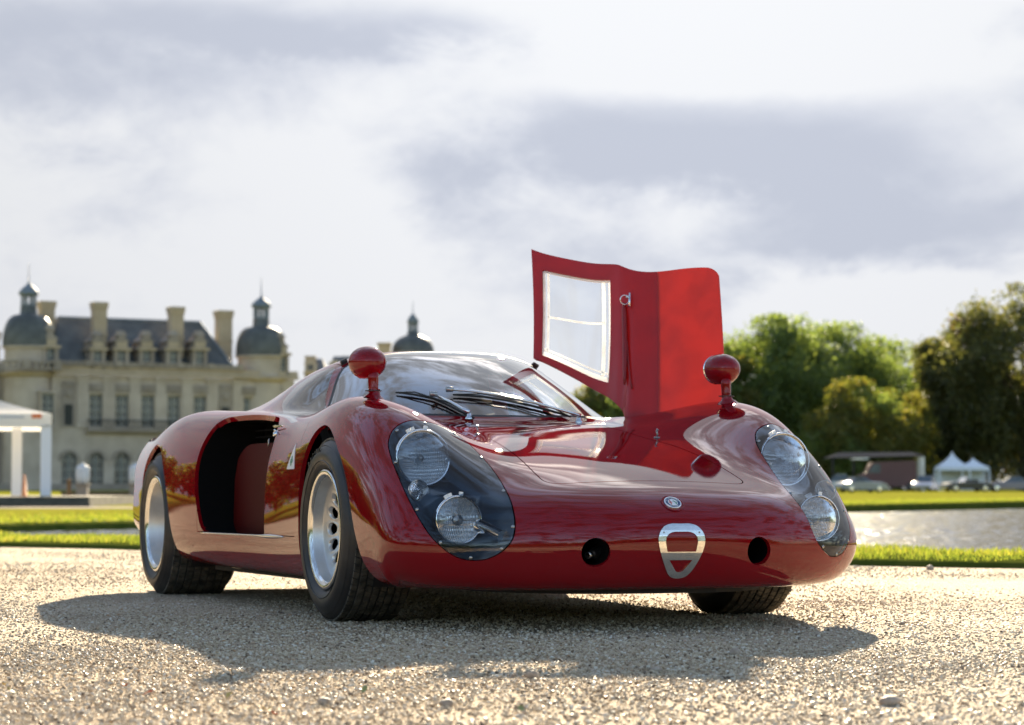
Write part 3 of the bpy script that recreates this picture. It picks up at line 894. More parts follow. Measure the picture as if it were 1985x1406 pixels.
def build_body(COVER):
    S, N = body_grid(330, 250)
    nu, nv = S.shape[:2]
    idx = np.arange(nu * nv).reshape(nu, nv)
    F = np.stack([idx[:-1, :-1], idx[:-1, 1:], idx[1:, 1:], idx[1:, :-1]], -1).reshape(-1, 4)
    m = Mesh(S.reshape(-1, 3), N.reshape(-1, 3), [tuple(p) for p in F.tolist()])
    x = lambda: m.V[:, 0]
    y = lambda: m.V[:, 1]
    z = lambda: m.V[:, 2]
    out = {}
    # tail face
    # wheel arches
    for A in (ARCH_F, ARCH_R):
        s = sd_poly(x(), z(), A)
        s = np.where(y() < .45, np.maximum(s, .45 - y()), s)
        _, m = clip(m, s)
    _, m = clip(m, z() - .127)
    # lamp covers
    s = np.where(x() > .15, sd_poly(y(), z(), COVER), 1.0)
    a, m = clip(m, s - .0015)
    out['cover'], _ = clip(a, np.where(a.V[:, 0] > .15, sd_poly(a.V[:, 1], a.V[:, 2], COVER), 1.0) + .0012)
    # front lid
    a, m = clip(m, np.where(z() > .3, sd_poly(x(), y(), HOOD), 1.0) - .002)
    out['hood'], _ = clip(a, sd_poly(a.V[:, 0], a.V[:, 1], HOOD) + .002)
    # windscreen with its seal
    a, m = clip(m, np.where(z() > .6, sd_poly(x(), y(), SCREEN), 1.0) - .006)
    out['screen'], out['seal'] = clip(a, sd_poly(a.V[:, 0], a.V[:, 1], SCREEN) + .006)
    # two round nose ducts
    r = np.hypot(y() - .268, z() - .242) - .043
    _, m = clip(m, np.where(x() > .7, r, 1.0))
    # side intake
    s = np.where(y() > .5, sd_poly(x(), z(), INTAKE), 1.0)
    _, m = clip(m, s)
    # seam of the tail section, slanting over the rear wing
    SE = [(-1.60, .80), (-1.617, .722), (-1.632, .684), (-1.664, .656), (-1.716, .629), (-1.781, .601), (-1.86, .574), (-1.96, .551), (-2.08, .53)]
    q = np.full(len(m.V), 1e9)
    for (ax, az), (bx, bz) in zip(SE, SE[1:]):
        ex, ez = bx - ax, bz - az
        t = np.clip(((x() - ax) * ex + (z() - az) * ez) / (ex * ex + ez * ez), 0, 1)
        q = np.minimum(q, np.hypot(x() - ax - t * ex, z() - az - t * ez))
    _, m = clip(m, np.where(y() > .55, q - .0018, 1.0))
    # door area
    yl = np.interp(x(), *DOOR_Y)
    s = np.maximum.reduce([yl - y(), .268 - z(), -1.50 - x(), x() + .33])
    lower = np.maximum(-.742 - x(), z() - .66)          # behind this line the lower door ends
    door, rest = clip(m, s - .0015)
    out['rest'] = rest
    s2 = lambda q: np.maximum.reduce([np.interp(q.V[:, 0], *DOOR_Y) - q.V[:, 1], .268 - q.V[:, 2], -1.50 - q.V[:, 0], q.V[:, 0] + .33])
    door, _ = clip(door, s2(door) + .0015)
    win, frame = clip(door, np.where(door.V[:, 2] > .6, sd_poly(door.V[:, 0], door.V[:, 2], WINDOW), 1.0))
    out['win'], out['door'] = win, frame
    return out

BP, BQ = build_body(COVERS[1]), build_body(COVERS[-1])      # the car's left and right halves
def emit(name, m, mat, parent=car, smooth=True):
    return obj(name, m.V, m.P, mat, parent, m.N, smooth)

_rest = flanged(BP['rest'], .014, keep=lambda v: v[2] > .15)
body = emit('body', join(_rest, flanged(BQ['rest'], .014, keep=lambda v: v[2] > .15).mirrored()), M_RED)
_h = flanged(BP['hood'], .012)
hood = emit('front_lid', join(_h, _h.mirrored()), M_RED)
_s = BP['screen']; windscreen = emit('windscreen', join(_s, _s.mirrored()), M_GLASS)
_s = flanged(BP['seal'], .01); emit('windscreen_seal', join(_s, _s.mirrored()), M_BLACK)
# the closed door on the near side
_d = flanged(BP['door'], .02).mirrored()
door = emit('door', _d, M_RED)
door['label'] = 'closed red door between the front wheel and the side intake'
_w = BP['win'].mirrored(); emit('side_window', _w, M_WIN, door)
# ------------------------------------------------------------------ things fixed to the car
_S, _N = body_grid(220, 160)
_nu, _nv = _S.shape[:2]
_i = np.arange(_nu * _nv).reshape(_nu, _nv)
_F = np.stack([_i[:-1, :-1], _i[:-1, 1:], _i[1:, 1:], _i[1:, :-1]], -1).reshape(-1, 4)
_SV = np.concatenate([_S.reshape(-1, 3), _S.reshape(-1, 3) * [1, -1, 1]])
BVH = BVHTree.FromPolygons([tuple(v) for v in _SV], [tuple(map(int, f)) for f in np.concatenate([_F, _F[:, ::-1] + _nu * _nv])])
BN = np.concatenate([_N.reshape(-1, 3), _N.reshape(-1, 3) * [1, -1, 1]])

def on_body(origin, direction):
    loc, nrm, i, d = BVH.ray_cast(Vector(origin), Vector(direction).normalized())
    if loc is None: return None, None
    if nrm.dot(Vector(direction)) > 0: nrm = -nrm
    return loc, nrm
def front_at(y, z): return on_body((3, y, z), (-1, 0, 0))
def top_at(x, y): return on_body((x, y, 3), (0, 0, -1))
def side_at(x, z, s): return on_body((x, s * 3, z), (0, -s, 0))

def frame(loc, nrm, up=(0, 0, 1)):
    """matrix with local Z along nrm, local Y as near to up as can be"""
    z = Vector(nrm).normalized(); x = Vector(up).cross(z).normalized(); y = z.cross(x)
    return Matrix(((x.x, y.x, z.x, loc[0]), (x.y, y.y, z.y, loc[1]), (x.z, y.z, z.z, loc[2]), (0, 0, 0, 1)))

# --- underside, liners and floor
def underside():
    mb = MB()
    P = [(.90, -.02), (.89, .18), (.83, .30), (.74, .40), (.62, .46), (.50, .48), (.40, .48), (.38, .44), (-.34, .44), (-.36, .70), (-1.0, .71), (-1.80, .73), (-1.86, .50), (-2.62, .50), (-2.66, .72), (-2.85, .70), (-2.86, 0)]
    P = P + [(x, -y) for x, y in P[::-1] if y > 0]
    mb.prism(P, .113, .129)
    return mb.obj('undertray', M_DARK, car)
underside()
MB().box(-2.90, -2.88, -.76, .76, .20, .645).obj('tail_panel', M_DARK, car)
def wells():
    for cx_, cz, r, y0, y1 in ((0, .30, .345, .50, .735), (-2.234, .30, .365, .48, .80)):
        for s in (-1, 1):
            mb = MB()
            n = 26; V = []
            for k in range(n + 1):
                t = -.55 + (PI + 1.1) * k / n
                for y in (y0, y1): V.append((cx_ + r * math.cos(t), s * y, max(.12, cz + r * math.sin(t))))
            mb.add(V, [(2 * k, 2 * k + 1, 2 * k + 3, 2 * k + 2) for k in range(n)])
            mb.add([(cx_ + r * math.cos(-.55 + (PI + 1.1) * k / n), s * y0, max(.12, cz + r * math.sin(-.55 + (PI + 1.1) * k / n))) for k in range(n + 1)], [tuple(range(n + 1))])
            mb.obj('wheel_well', M_DARK, car)
wells()

# --- cabin
def cabin():
    mb = MB()
    mb.box(-1.50, -1.46, -.56, .56, .13, .655); mb.box(-1.50, -.33, -.02, .02, .13, .30)
    mb.box(-.36, -.33, -.40, .40, .13, .62)
    mb.box(-1.5, -.33, -.66, .66, .130, .142)
    for s in (-1, 1): mb.box(-1.46, -.40, s * .60 - .05, s * .60 + .05, .13, .262)
    mb.obj('cockpit_floor', M_DARK, car)
    mb = MB()
    prof = [(-.44, .655), (-.52, .662), (-.60, .645), (-.64, .60), (-.63, .52)]
    V = []; w = .50
    for x, z in prof:
        for y in np.linspace(-w, w, 9): V.append((x - .35 * y * y, y, z - .06 * y * y))
    mb.add(V, [(j * 9 + i, j * 9 + i + 1, (j + 1) * 9 + i + 1, (j + 1) * 9 + i) for j in range(4) for i in range(8)])
    mb.obj('dashboard', M_SEAT, car, smooth=True)
    for s in (-1, 1):
        # bucket seat: squab and shell that curves up into the back
        nx, ny = 12, 8; V = []
        for i in range(nx + 1):
            t = i / nx
            x = -.78 - .42 * t if t < .5 else -.99 - .32 * (t - .5) / .5 * .8
            z = .22 + .02 * math.sin(PI * t) if t < .5 else .22 + .40 * ((t - .5) / .5) ** .85
            for j in range(ny + 1):
                q = 2 * j / ny - 1
                V.append((x + .05 * q * q, s * .285 + q * .20, z + .07 * q ** 4))
        m = MB().add(V, [(i * (ny + 1) + j, i * (ny + 1) + j + 1, (i + 1) * (ny + 1) + j + 1, (i + 1) * (ny + 1) + j) for i in range(nx) for j in range(ny)])
        m.obj('seat', M_SEAT, car, smooth=True)
    mb = MB()
    c = Vector((-.76, -.285, .545)); ax = Vector((-.9, 0, .42)).normalized(); u = Vector((0, 1, 0)); w_ = ax.cross(u)
    ring = [c + (u * math.cos(t) + w_ * math.sin(t)) * .165 for t in np.linspace(0, 2 * PI, 33)]
    mb.tube(ring, .012, 8)
    for t in (.3, 2.4, 4.5): mb.bar(c, c + (u * math.cos(t) + w_ * math.sin(t)) * .165, .008, 6)
    mb.bar(c, c - ax * .2, .02, 10)
    mb.obj('steering_wheel', M_BLACK, car, smooth=True)
    mb = MB()
    mb.tube([(-1.42, -.40, .25), (-1.42, -.41, .62), (-1.40, -.36, .84), (-1.38, -.26, .90), (-1.38, 0, .915), (-1.38, .26, .90), (-1.40, .36, .84), (-1.42, .41, .62), (-1.42, .40, .25)], .02, 10)
    mb.obj('roll_bar', M_BLACK, car, smooth=True)
    mb = MB(); mb.tube([(-1.30, .30, .90), (-1.25, .29, .80), (-1.19, .27, .70), (-1.16, .26, .60)], .016, 6)
    V = [(-1.33, .245, .88), (-1.33, .305, .88), (-1.22, .235, .72), (-1.22, .295, .72), (-1.12, .225, .55), (-1.12, .285, .55)]
    MB().add(V, [(0, 1, 3, 2), (2, 3, 5, 4)]).obj('seat_belt', M_BELT, car)
cabin()

# --- wheels
def text_mesh(body_, size, extrude, font_spacing=1.0):
    cu = bpy.data.curves.new('txt', 'FONT')
    cu.body = body_; cu.size = size; cu.extrude = extrude; cu.align_x = 'CENTER'; cu.align_y = 'CENTER'
    cu.space_character = font_spacing
    o = bpy.data.objects.new('txt', cu); COL.objects.link(o)
    dg = bpy.context.evaluated_depsgraph_get(); dg.update()
    me = bpy.data.meshes.new_from_object(o.evaluated_get(dg))
    V = [tuple(v.co) for v in me.vertices]; F = [tuple(p.vertices) for p in me.polygons]
    bpy.data.objects.remove(o); bpy.data.curves.remove(cu); bpy.data.meshes.remove(me)
    return V, F

def bent_text(mb, txt, rad, size, a_mid, gap, Mx, ext=.0006, flip=False):
    """letters set along a circle of the local XY plane, first letter leftmost"""
    n = len(txt)
    for k, ch in enumerate(txt):
        if ch == ' ': continue
        V, F = text_mesh(ch, size, ext)
        a = a_mid + (-(k - (n - 1) / 2) * gap if not flip else (k - (n - 1) / 2) * gap)
        rot = Matrix.Rotation(a - PI / 2 if not flip else a + PI / 2, 4, 'Z')
        T = Mx @ Matrix.Translation((rad * math.cos(a), rad * math.sin(a), 0)) @ rot
        mb.add([T @ Vector(v) for v in V], F)

def make_wheel(y, x, r, w, side, label, holes=True, depth=.050):
    """side -1: the car's right, +1: its left. Local +Z looks outward."""
    h = w / 2
    root = bpy.data.objects.new('wheel', None); COL.objects.link(root)
    root.parent = car; root.empty_display_size = .1
    zl = r - .006
    Mx = Matrix.Translation((x, y, zl)) @ Matrix.Rotation(-side * PI / 2, 4, 'X')
    root.matrix_local = Mx
    rr = .192
    # tyre carcass
    prof = [(rr - .006, -h + .035), (rr + .004, -h + .012), (rr + .028, -h - .001), (rr + .055, -h - .004), (r - .028, -h + .012), (r - .014, -h + .026), (r - .009, -h + .04), (r - .0075, -h * .4),
            (r - .0075, h * .4), (r - .009, h - .04), (r - .014, h - .026), (r - .028, h - .012), (r - .045, h - .001), (rr + .055, h + .005), (rr + .03, h + .001), (rr + .016, h - .006), (rr + .012, h - .010), (rr + .006, h - .014), (rr - .006, h - .035)]
    MB().lathe(prof, 96).obj('tyre', M_TYRE, root, smooth=True)
    # tread blocks
    mb = MB(); cols, rows = 8, 76
    tw = w - .05
    rnd = random.Random(3)
    for c in range(cols):
        z0 = -tw / 2 + tw * c / cols; z1 = z0 + tw / cols
        edge = c in (0, cols - 1)
        for k in range(rows):
            a0 = 2 * PI * (k + .5 * (c % 2)) / rows; a1 = a0 + 2 * PI / rows
            g, ga = .0022, .0075
            rt = r - (.004 if edge else 0) - rnd.random() * .0006
            sk = .010 * (1 if c % 2 else -1)
            q = []
            for rad, sh in ((r - .011, 0), (rt, .0012)):
                for zz, da in ((z0 + g + sh, -sk), (z1 - g - sh, sk)):
                    for aa in (a0 + ga, a1 - ga):
                        q.append((rad * math.cos(aa + da), rad * math.sin(aa + da), zz))
            mb.add(q, [(4, 5, 7, 6), (0, 1, 5, 4), (2, 6, 7, 3), (0, 4, 6, 2), (1, 3, 7, 5)])
    t = mb.obj('tread', M_TREAD, root); t['kind'] = 'stuff'
    # raised lettering and rings of the side wall
    mb = MB()
    bent_text(mb, 'RACING', r - .047, .032, PI / 2 + .35 if side < 0 else PI / 2 - .35, .105, Matrix.Translation((0, 0, h + .0005)), .0018)
    mb.lathe([(r - .031, h - .013), (r - .029, h - .0095), (r - .027, h - .0125)], 96)
    mb.lathe([(rr + .03, h - .001), (rr + .032, h + .004), (rr + .035, h + .001)], 96)
    mb.obj('sidewall_lettering', M_TYRE, root)
    # rim
    lip = [(rr - .012, h - .055), (rr - .010, h - .02), (rr + .004, h - .014), (rr + .006, h - .010), (rr + .003, h - .006), (rr - .006, h - .0055), (rr - .016, h - .010), (rr - .022, h - .018)]
    MB().lathe(lip, 96).obj('rim_lip', M_LIP, root, smooth=True)
    zd = h - .006 - depth
    barrel = [(rr - .022, h - .018), (rr - .024, h - .022), (rr - .0245, zd + .006), (rr - .027, zd + .002), (rr - .032, zd)]
    MB().lathe(barrel, 96).obj('rim', M_RIM, root, smooth=True)
    # wheel disc with its ring of oval holes, each with a raised edge
    nh = 14; ro, ri = rr - .032, .045
    na, nr = nh * 14, 20
    V = np.array([(ro + (ri - ro) * j / nr, 2 * PI * i / na, 0) for j in range(nr + 1) for i in range(na)])
    def surf(rad):
        t = (ro - rad) / (ro - ri)
        return zd - .46 * np.clip(ro - rad, 0, .085) - .08 * np.clip(ro - .085 - rad, 0, 1)
    rc = .120
    ang = (V[:, 1] + PI / nh) % (2 * PI / nh) - PI / nh
    ang = ((V[:, 1] / (2 * PI / nh) + .5) % 1 - .5) * 2 * PI / nh
    dd = np.hypot((V[:, 0] - rc) / .0215, ang * rc / .0195)
    zz = surf(V[:, 0]) + .0045 * np.exp(-((dd - 1.12) / .12) ** 2)
    X = np.stack([V[:, 0] * np.cos(V[:, 1]), V[:, 0] * np.sin(V[:, 1]), zz], 1)
    P = [(j * na + i, j * na + (i + 1) % na, (j + 1) * na + (i + 1) % na, (j + 1) * na + i) for j in range(nr) for i in range(na)]
    gz = np.zeros_like(X); gz[:, 2] = 1
    m = Mesh(X, gz, [p for p in P])
    if holes:
        _, m = clip(m, (dd - 1) * .0175)
    # thickness of the hole edges
    E = boundary(m)
    base = len(m.V); ids = {}; add = []
    for i, j in E:
        if np.hypot(*m.V[i][:2]) > ro - .003 or np.hypot(*m.V[i][:2]) < ri + .004: continue
        for k in (i, j):
            if k not in ids: ids[k] = base + len(add); add.append(m.V[k] - [0, 0, .012])
        m.P.append((j, i, ids[i], ids[j]))
    VV = np.concatenate([m.V, np.array(add)]) if add else m.V
    d = obj('wheel_disc', VV, m.P, M_RIM, root)
    MB().lathe([(.052, zd - .043), (.046, zd - .038), (.036, zd - .034), (.032, zd - .015), (.030, zd - .012), (0.0001, zd - .012)], 40).obj('hub_nut', M_STEEL, root, smooth=True)
    MB().lathe([(.15, zd - .06), (.10, zd - .075), (.001, zd - .075)], 40).obj('brake_disc', M_DARK, root, smooth=True)
    mb = MB(); mb.bar((.150, -.02, zd - .006), (.135, -.02, zd + .022), .0035, 8); mb.obj('valve', M_BLACK, root)
    # inner face of the rim
    MB().lathe([(rr - .006, -h + .035), (rr - .02, -h + .03), (.12, -h + .05), (.001, -h + .06)], 48).obj('rim_back', M_DARK, root, smooth=True)
    root['label'] = label
    return root
make_wheel(-.690, -.005, .304, .25, -1, 'front wheel with a ring of oval holes, nearest the viewer')
make_wheel(.681, 0, .304, .26, 1, 'front wheel seen under the nose with its dusty tread')
make_wheel(-.735, -2.234, .295, .30, -1, 'wide rear wheel behind the side intake', depth=.12)
make_wheel(.735, -2.234, .295, .30, 1, 'rear wheel on the far side', depth=.12)

# --- lamps under their clear covers
def bowl(c, COVER):
    d = np.clip(-sd_poly(c.V[:, 1], c.V[:, 2], COVER), 0, 1)
    # the floor of the recess steps from the upper lamp's plane forward to the lower lamp's
    t = np.clip((c.V[:, 2] - .405) / .05, 0, 1); t = t * t * (3 - 2 * t)
    xb = np.minimum(.675 * (1 - t) + .395 * t, c.V[:, 0] - .05)
    q = 1 - np.exp(-(d / .020) ** 1.6)
    V = c.V.copy()
    V[:, 0] = c.V[:, 0] - .002 + (xb - c.V[:, 0]) * q
    return V, c.P

def mat_reflector(name, scale):
    """silvered bowl seen through a fluted lens"""
    m = mat_basic(name, (.98, .98, .97), .10, .6)
    n, l, b = nodes_of(m)
    tc = n.new('ShaderNodeTexCoord')
    h = None
    for ax, sc, st in (('X', scale, .8), ('Y', scale * .45, .7)):
        w = n.new('ShaderNodeTexWave'); w.wave_type = 'BANDS'; w.bands_direction = ax; w.wave_profile = 'SIN'
        w.inputs['Scale'].default_value = sc; w.inputs['Distortion'].default_value = .6 if ax == 'Y' else 0
        l.new(tc.outputs['Object'], w.inputs['Vector'])
        bp = n.new('ShaderNodeBump'); bp.inputs['Strength'].default_value = st; bp.inputs['Distance'].default_value = .003
        l.new(w.outputs['Fac'], bp.inputs['Height'])
        if h: l.new(h.outputs[0], bp.inputs['Normal'])
        h = bp
    l.new(h.outputs[0], b.inputs['Normal'])
    return m
M_FLUTE = mat_reflector('fluted_reflector', 56)
M_FLUTE2 = mat_reflector('ribbed_reflector', 44)
M_CLEARP = mat_basic('indicator_plastic', (.93, .90, .90), .06, 0.0, Transmission_Weight=.85, IOR=1.45)
M_REFL = mat_basic('silvered_reflector', (.86, .86, .84), .05, 1.0)

def lamp(name, r, x, y, z, tilt, lens_mat, cap, label):
    M = Matrix.Translation((x, y, z)) @ Matrix.Rotation(PI / 2, 4, 'Z') @ Matrix.Rotation(PI / 2 - tilt, 4, 'X')
    root = bpy.data.objects.new(name, None); COL.objects.link(root); root.parent = car; root.matrix_local = M
    root.empty_display_size = .05; root['label'] = label
    f = r * .42
    refl = [(r * .97 * t, -r * .62 * (1 - t * t) - .006) for t in np.linspace(1, .02, 14)]
    MB().lathe(refl, 48).obj('reflector', lens_mat, root, smooth=True)
    lens = [(r * .97 * t, r * .20 * (1 - t * t) - .002) for t in np.linspace(.0005, 1, 12)]
    MB().lathe(lens, 64).obj('lens', M_LENS, root, smooth=True)
    MB().lathe([(r * .96, .000), (r * .975, .004), (r * 1.02, .005), (r * 1.055, -.001), (r * 1.06, -.012), (r * 1.03, -.02), (r * .98, -.025)], 64).obj('bezel', M_CHROME, root, smooth=True)
    MB().lathe([(r * 1.03, -.018), (r * .95, -.05), (r * .6, -r * .75), (.001, -r * .85)], 40).obj('lamp_bucket', M_DARK, root, smooth=True)
    if cap:
        mb = MB(); mb.lathe([(.0005, -.004), (r * .2, -.006), (r * .25, -.012), (r * .22, -.022), (.0005, -.026)], 32); mb.bar((-r * .9, 0, -.02), (r * .9, 0, -.02), .0022, 6)
        mb.obj('bulb_shield', M_STEEL, root, smooth=True)
    else:
        mb = MB(); mb.lathe([(.0005, -.012), (.007, -.014), (.010, -.022), (.010, -.05)], 20); mb.obj('bulb', M_STEEL, root, smooth=True)
    for a in (-.12, .34, .50):
        T = Matrix.Rotation(a, 4, 'Z')
        b = MB().box(-.006, .006, r * 1.05, r * 1.05 + .011, -.006, .001)
        MB().add([T @ Vector(v) for v in b.V], b.F).obj('lamp_clip', M_WHITE, root)
    return root

def screw(parent, loc, nrm, r=.0055):
    M = frame(loc, nrm)
    return M

_scr = MB().lathe([(.0001, .0030), (.0030, .0026), (.0052, .0008), (.0056, 0)], 14)
_scr.add([(-.0006, -.004, .0032), (.0006, -.004, .0032), (.0006, .004, .0032), (-.0006, .004, .0032)], [(0, 1, 2, 3)])
_scr_src = None
for s, side in ((-1, 'near'), (1, 'far')):
    COVER = COVERS[s]
    _cv = (BP if s > 0 else BQ)['cover']
    _bV, _bP = bowl(_cv, COVER)
    P = _bP if s > 0 else [p[::-1] for p in _bP]
    hb = obj('lamp_housing', _bV * np.array([1, s, 1]), P, M_HOUSE, car)
    if s > 0: hb.data.flip_normals()
    else: hb.data.flip_normals()
    _c = _cv if s > 0 else _cv.mirrored()
    cov = emit('headlamp_cover', _c, M_ACRYL)
    cov['label'] = 'clear cover over the lamps at the %s front corner' % side
    # screws round the edge of the cover
    L = COVER
    ctr = L.mean(0)
    for k in range(11):
        p = L[int((k + .35) / 11 * len(L)) % len(L)]
        q = p + (ctr - p) / np.linalg.norm(ctr - p) * .0075
        loc, nrm = front_at(s * q[0], q[1])
        if loc is None: continue
        Mx = frame(loc + nrm * .0006, nrm)
        if _scr_src is None:
            _scr_src = _scr.obj('screw', M_STEEL, cov, smooth=True); _scr_src.matrix_local = Mx
        else: share('screw', _scr_src, cov, Mx)
    lamp('headlight', .086, .478, s * .628, .527, R(7), M_FLUTE, False, 'large round headlight, upper lamp at the %s front corner' % side)
    lamp('driving_lamp', .071, .752, s * .607, .336, R(4), M_FLUTE2, True, 'smaller round lamp, lower lamp at the %s front corner' % side)
    # round indicator with stepped rings
    _q, _n = front_at(s * .694, .423)
    M = Matrix.Translation((_q.x - .036, s * .694, .423)) @ Matrix.Rotation(PI / 2, 4, 'Z') @ Matrix.Rotation(PI / 2 - R(18), 4, 'X') @ Matrix.Rotation(s * R(-12), 4, 'Y')
    ind = MB()
    pr = [(.0005, .016)]
    for k in range(5):
        a = .006 + .0052 * k
        pr += [(a, .0155 - .0018 * k), (a + .0012, .0125 - .0018 * k), (a + .0045, .0138 - .0018 * k)]
    pr += [(.033, .002), (.033, -.010)]
    ind.lathe(pr, 40)
    io = ind.obj('indicator', M_CLEARP, car, smooth=False); io.matrix_local = M
    io['label'] = 'small clear indicator between the lamps at the %s corner' % side
    rb = MB().lathe([(.034, -.002), (.036, .003), (.033, .004), (.033, -.012), (.001, -.012)], 40).obj('indicator_base', M_STEEL, io, smooth=True)

mb = MB(); mb.bar((.770, -.548, .318), (.866, -.508, .286), .022, 24)
mb.obj('lamp_tube', M_CHROME, car, angle=R(40))
# --- nose: two ducts, a hose union, the shield and the round badge
for s in (-1, 1):
    mb = MB()
    M = Matrix.Translation((0, s * .268, .242)) @ Matrix.Rotation(PI / 2, 4, 'Y')
    loc, nrm = front_at(s * .268, .242)
    mb.lathe([(.0445, loc.x - .012), (.0425, loc.x - .022), (.042, loc.x - .05), (.042, .70), (.001, .70)], 48, M)
    mb.obj('nose_duct', M_VOID, car, smooth=True)
mb = MB()
Mh = Matrix.Translation((.935, -.240, .238)) @ Matrix.Rotation(R(-48), 4, 'Z') @ Matrix.Rotation(PI / 2 + .12, 4, 'Y') @ Matrix.Scale(1.15, 4)
mb.lathe([(.0065, .045), (.0095, .045), (.0095, .030), (.0075, .028), (.0115, .026), (.0125, .018), (.0125, .0), (.016, -.003), (.016, -.012), (.006, -.014), (.0065, .045)], 24, Mh)
mb.bar((.940, -.244, .238), (.90, -.217, .236), .012, 10); mb.bar((.936, -.238, .238), (.93, -.234, .216), .008, 8)
mb.obj('hose_union', M_STEEL, car, smooth=True)

def nose_patch(y0, y1, z0, z1, n, off):
    V, N, idx = [], [], {}
    for j in range(n + 1):
        for i in range(n + 1):
            y, z = y0 + (y1 - y0) * i / n, z0 + (z1 - z0) * j / n
            loc, nrm = front_at(y, z)
            V.append(loc + nrm * off); N.append(nrm)
    P = [(j * (n + 1) + i, j * (n + 1) + i + 1, (j + 1) * (n + 1) + i + 1, (j + 1) * (n + 1) + i) for j in range(n) for i in range(n)]
    # smooth the facet normals
    V = np.array([tuple(v) for v in V]).reshape(n + 1, n + 1, 3)
    du, dv = np.gradient(V, axis=0), np.gradient(V, axis=1)
    NN = np.cross(dv, du); NN /= np.linalg.norm(NN, axis=2, keepdims=True)
    return Mesh(V.reshape(-1, 3), NN.reshape(-1, 3), P)

half = [(0, .326), (.030, .326), (.053, .319), (.068, .304), (.0755, .285), (.075, .264), (.067, .236), (.054, .207), (.039, .181), (.023, .166), (0, .161)]
out = half + [(-y, z) for y, z in half[-2:0:-1]]
OUT = smooth_loop(out, 160)
ti = [(0, .302), (.026, .302), (.041, .297), (.051, .286), (.053, .272), (.047, .242)]
T_IN = round_loop(ti + [(-y, z) for y, z in ti[:0:-1]], [.002, .01, .01, .01, .01, .003, .003, .01, .01, .01, .01], 5)
B_IN = round_loop([(.038, .217), (-.038, .217), (-.009, .180), (.009, .180)], [.003, .003, .01, .01], 5)
m = nose_patch(-.092, .092, .145, .34, 130, .004)
sd = np.maximum.reduce([sd_poly(m.V[:, 1], m.V[:, 2], OUT), -sd_poly(m.V[:, 1], m.V[:, 2], T_IN), -sd_poly(m.V[:, 1], m.V[:, 2], B_IN)])
m, _ = clip(m, sd)
sh = emit('grille_shield', flanged(m, .004), M_ALU)
sh['label'] = 'polished metal shield outline on the nose'
for y in (-.058, .058):
    loc, nrm = front_at(y, .299)
    share('screw', _scr_src, sh, frame(loc + nrm * .0042, nrm) @ Matrix.Scale(.55, 4))
loc, nrm = front_at(0, .186 - .016)

def badge():
    loc, nrm = front_at(-.002, .386)
    M = frame(loc + nrm * .001, nrm)
    root = MB().lathe([(.0365, .0), (.035, .0016), (.0325, .0012), (.030, .0004), (.001, .0004)], 48, M).obj('badge_seat', M_RED, car, smooth=True)
    disc = MB().lathe([(.0272, .0), (.0272, .0032), (.0262, .0042), (.0235, .0042), (.0232, .0032)], 48, M).obj('emblem', M_CHROME, car, smooth=True)
    disc['label'] = 'round enamel emblem with cross, serpent and lettered blue ring'
    MB().lathe([(.0234, .0030), (.0155, .0030)], 48, M).obj('blue_ring', M_BLUE, disc)
    MB().lathe([(.0155, .0034), (.0150, .0038), (.0001, .0038)], 48, M).obj('white_field', M_WHITE, disc)
    mb = MB(); mb.box(-.0092, -.0062, -.0115, .0115, .0038, .0044); mb.box(-.0138, -.0062 + .0045, -.0016, .0016, .0038, .0044)
    MB().add([M @ Vector(v) for v in mb.V], mb.F).obj('red_cross', M_CROSS, disc)
    mb = MB()
    pts = [(.0068 + .0038 * math.sin(t * 5.2), -.0095 + .019 * t, .0042) for t in np.linspace(0, 1, 24)]
    mb.tube([M @ Vector(p) for p in pts], [.0006 + .0011 * math.sin(PI * min(1, .15 + k / 26)) for k in range(24)], 6)
    mb.obj('serpent', M_GREEN, disc, smooth=True)
    mb = MB()
    bent_text(mb, 'ALFA-ROMEO', .0193, .0062, PI / 2, .262, M @ Matrix.Translation((0, 0, .0034)), .0003)
    bent_text(mb, 'MILANO', .0193, .0062, -PI / 2, .262, M @ Matrix.Translation((0, 0, .0034)), .0003, flip=True)
    mb.obj('emblem_lettering', M_WHITE, disc)
badge()

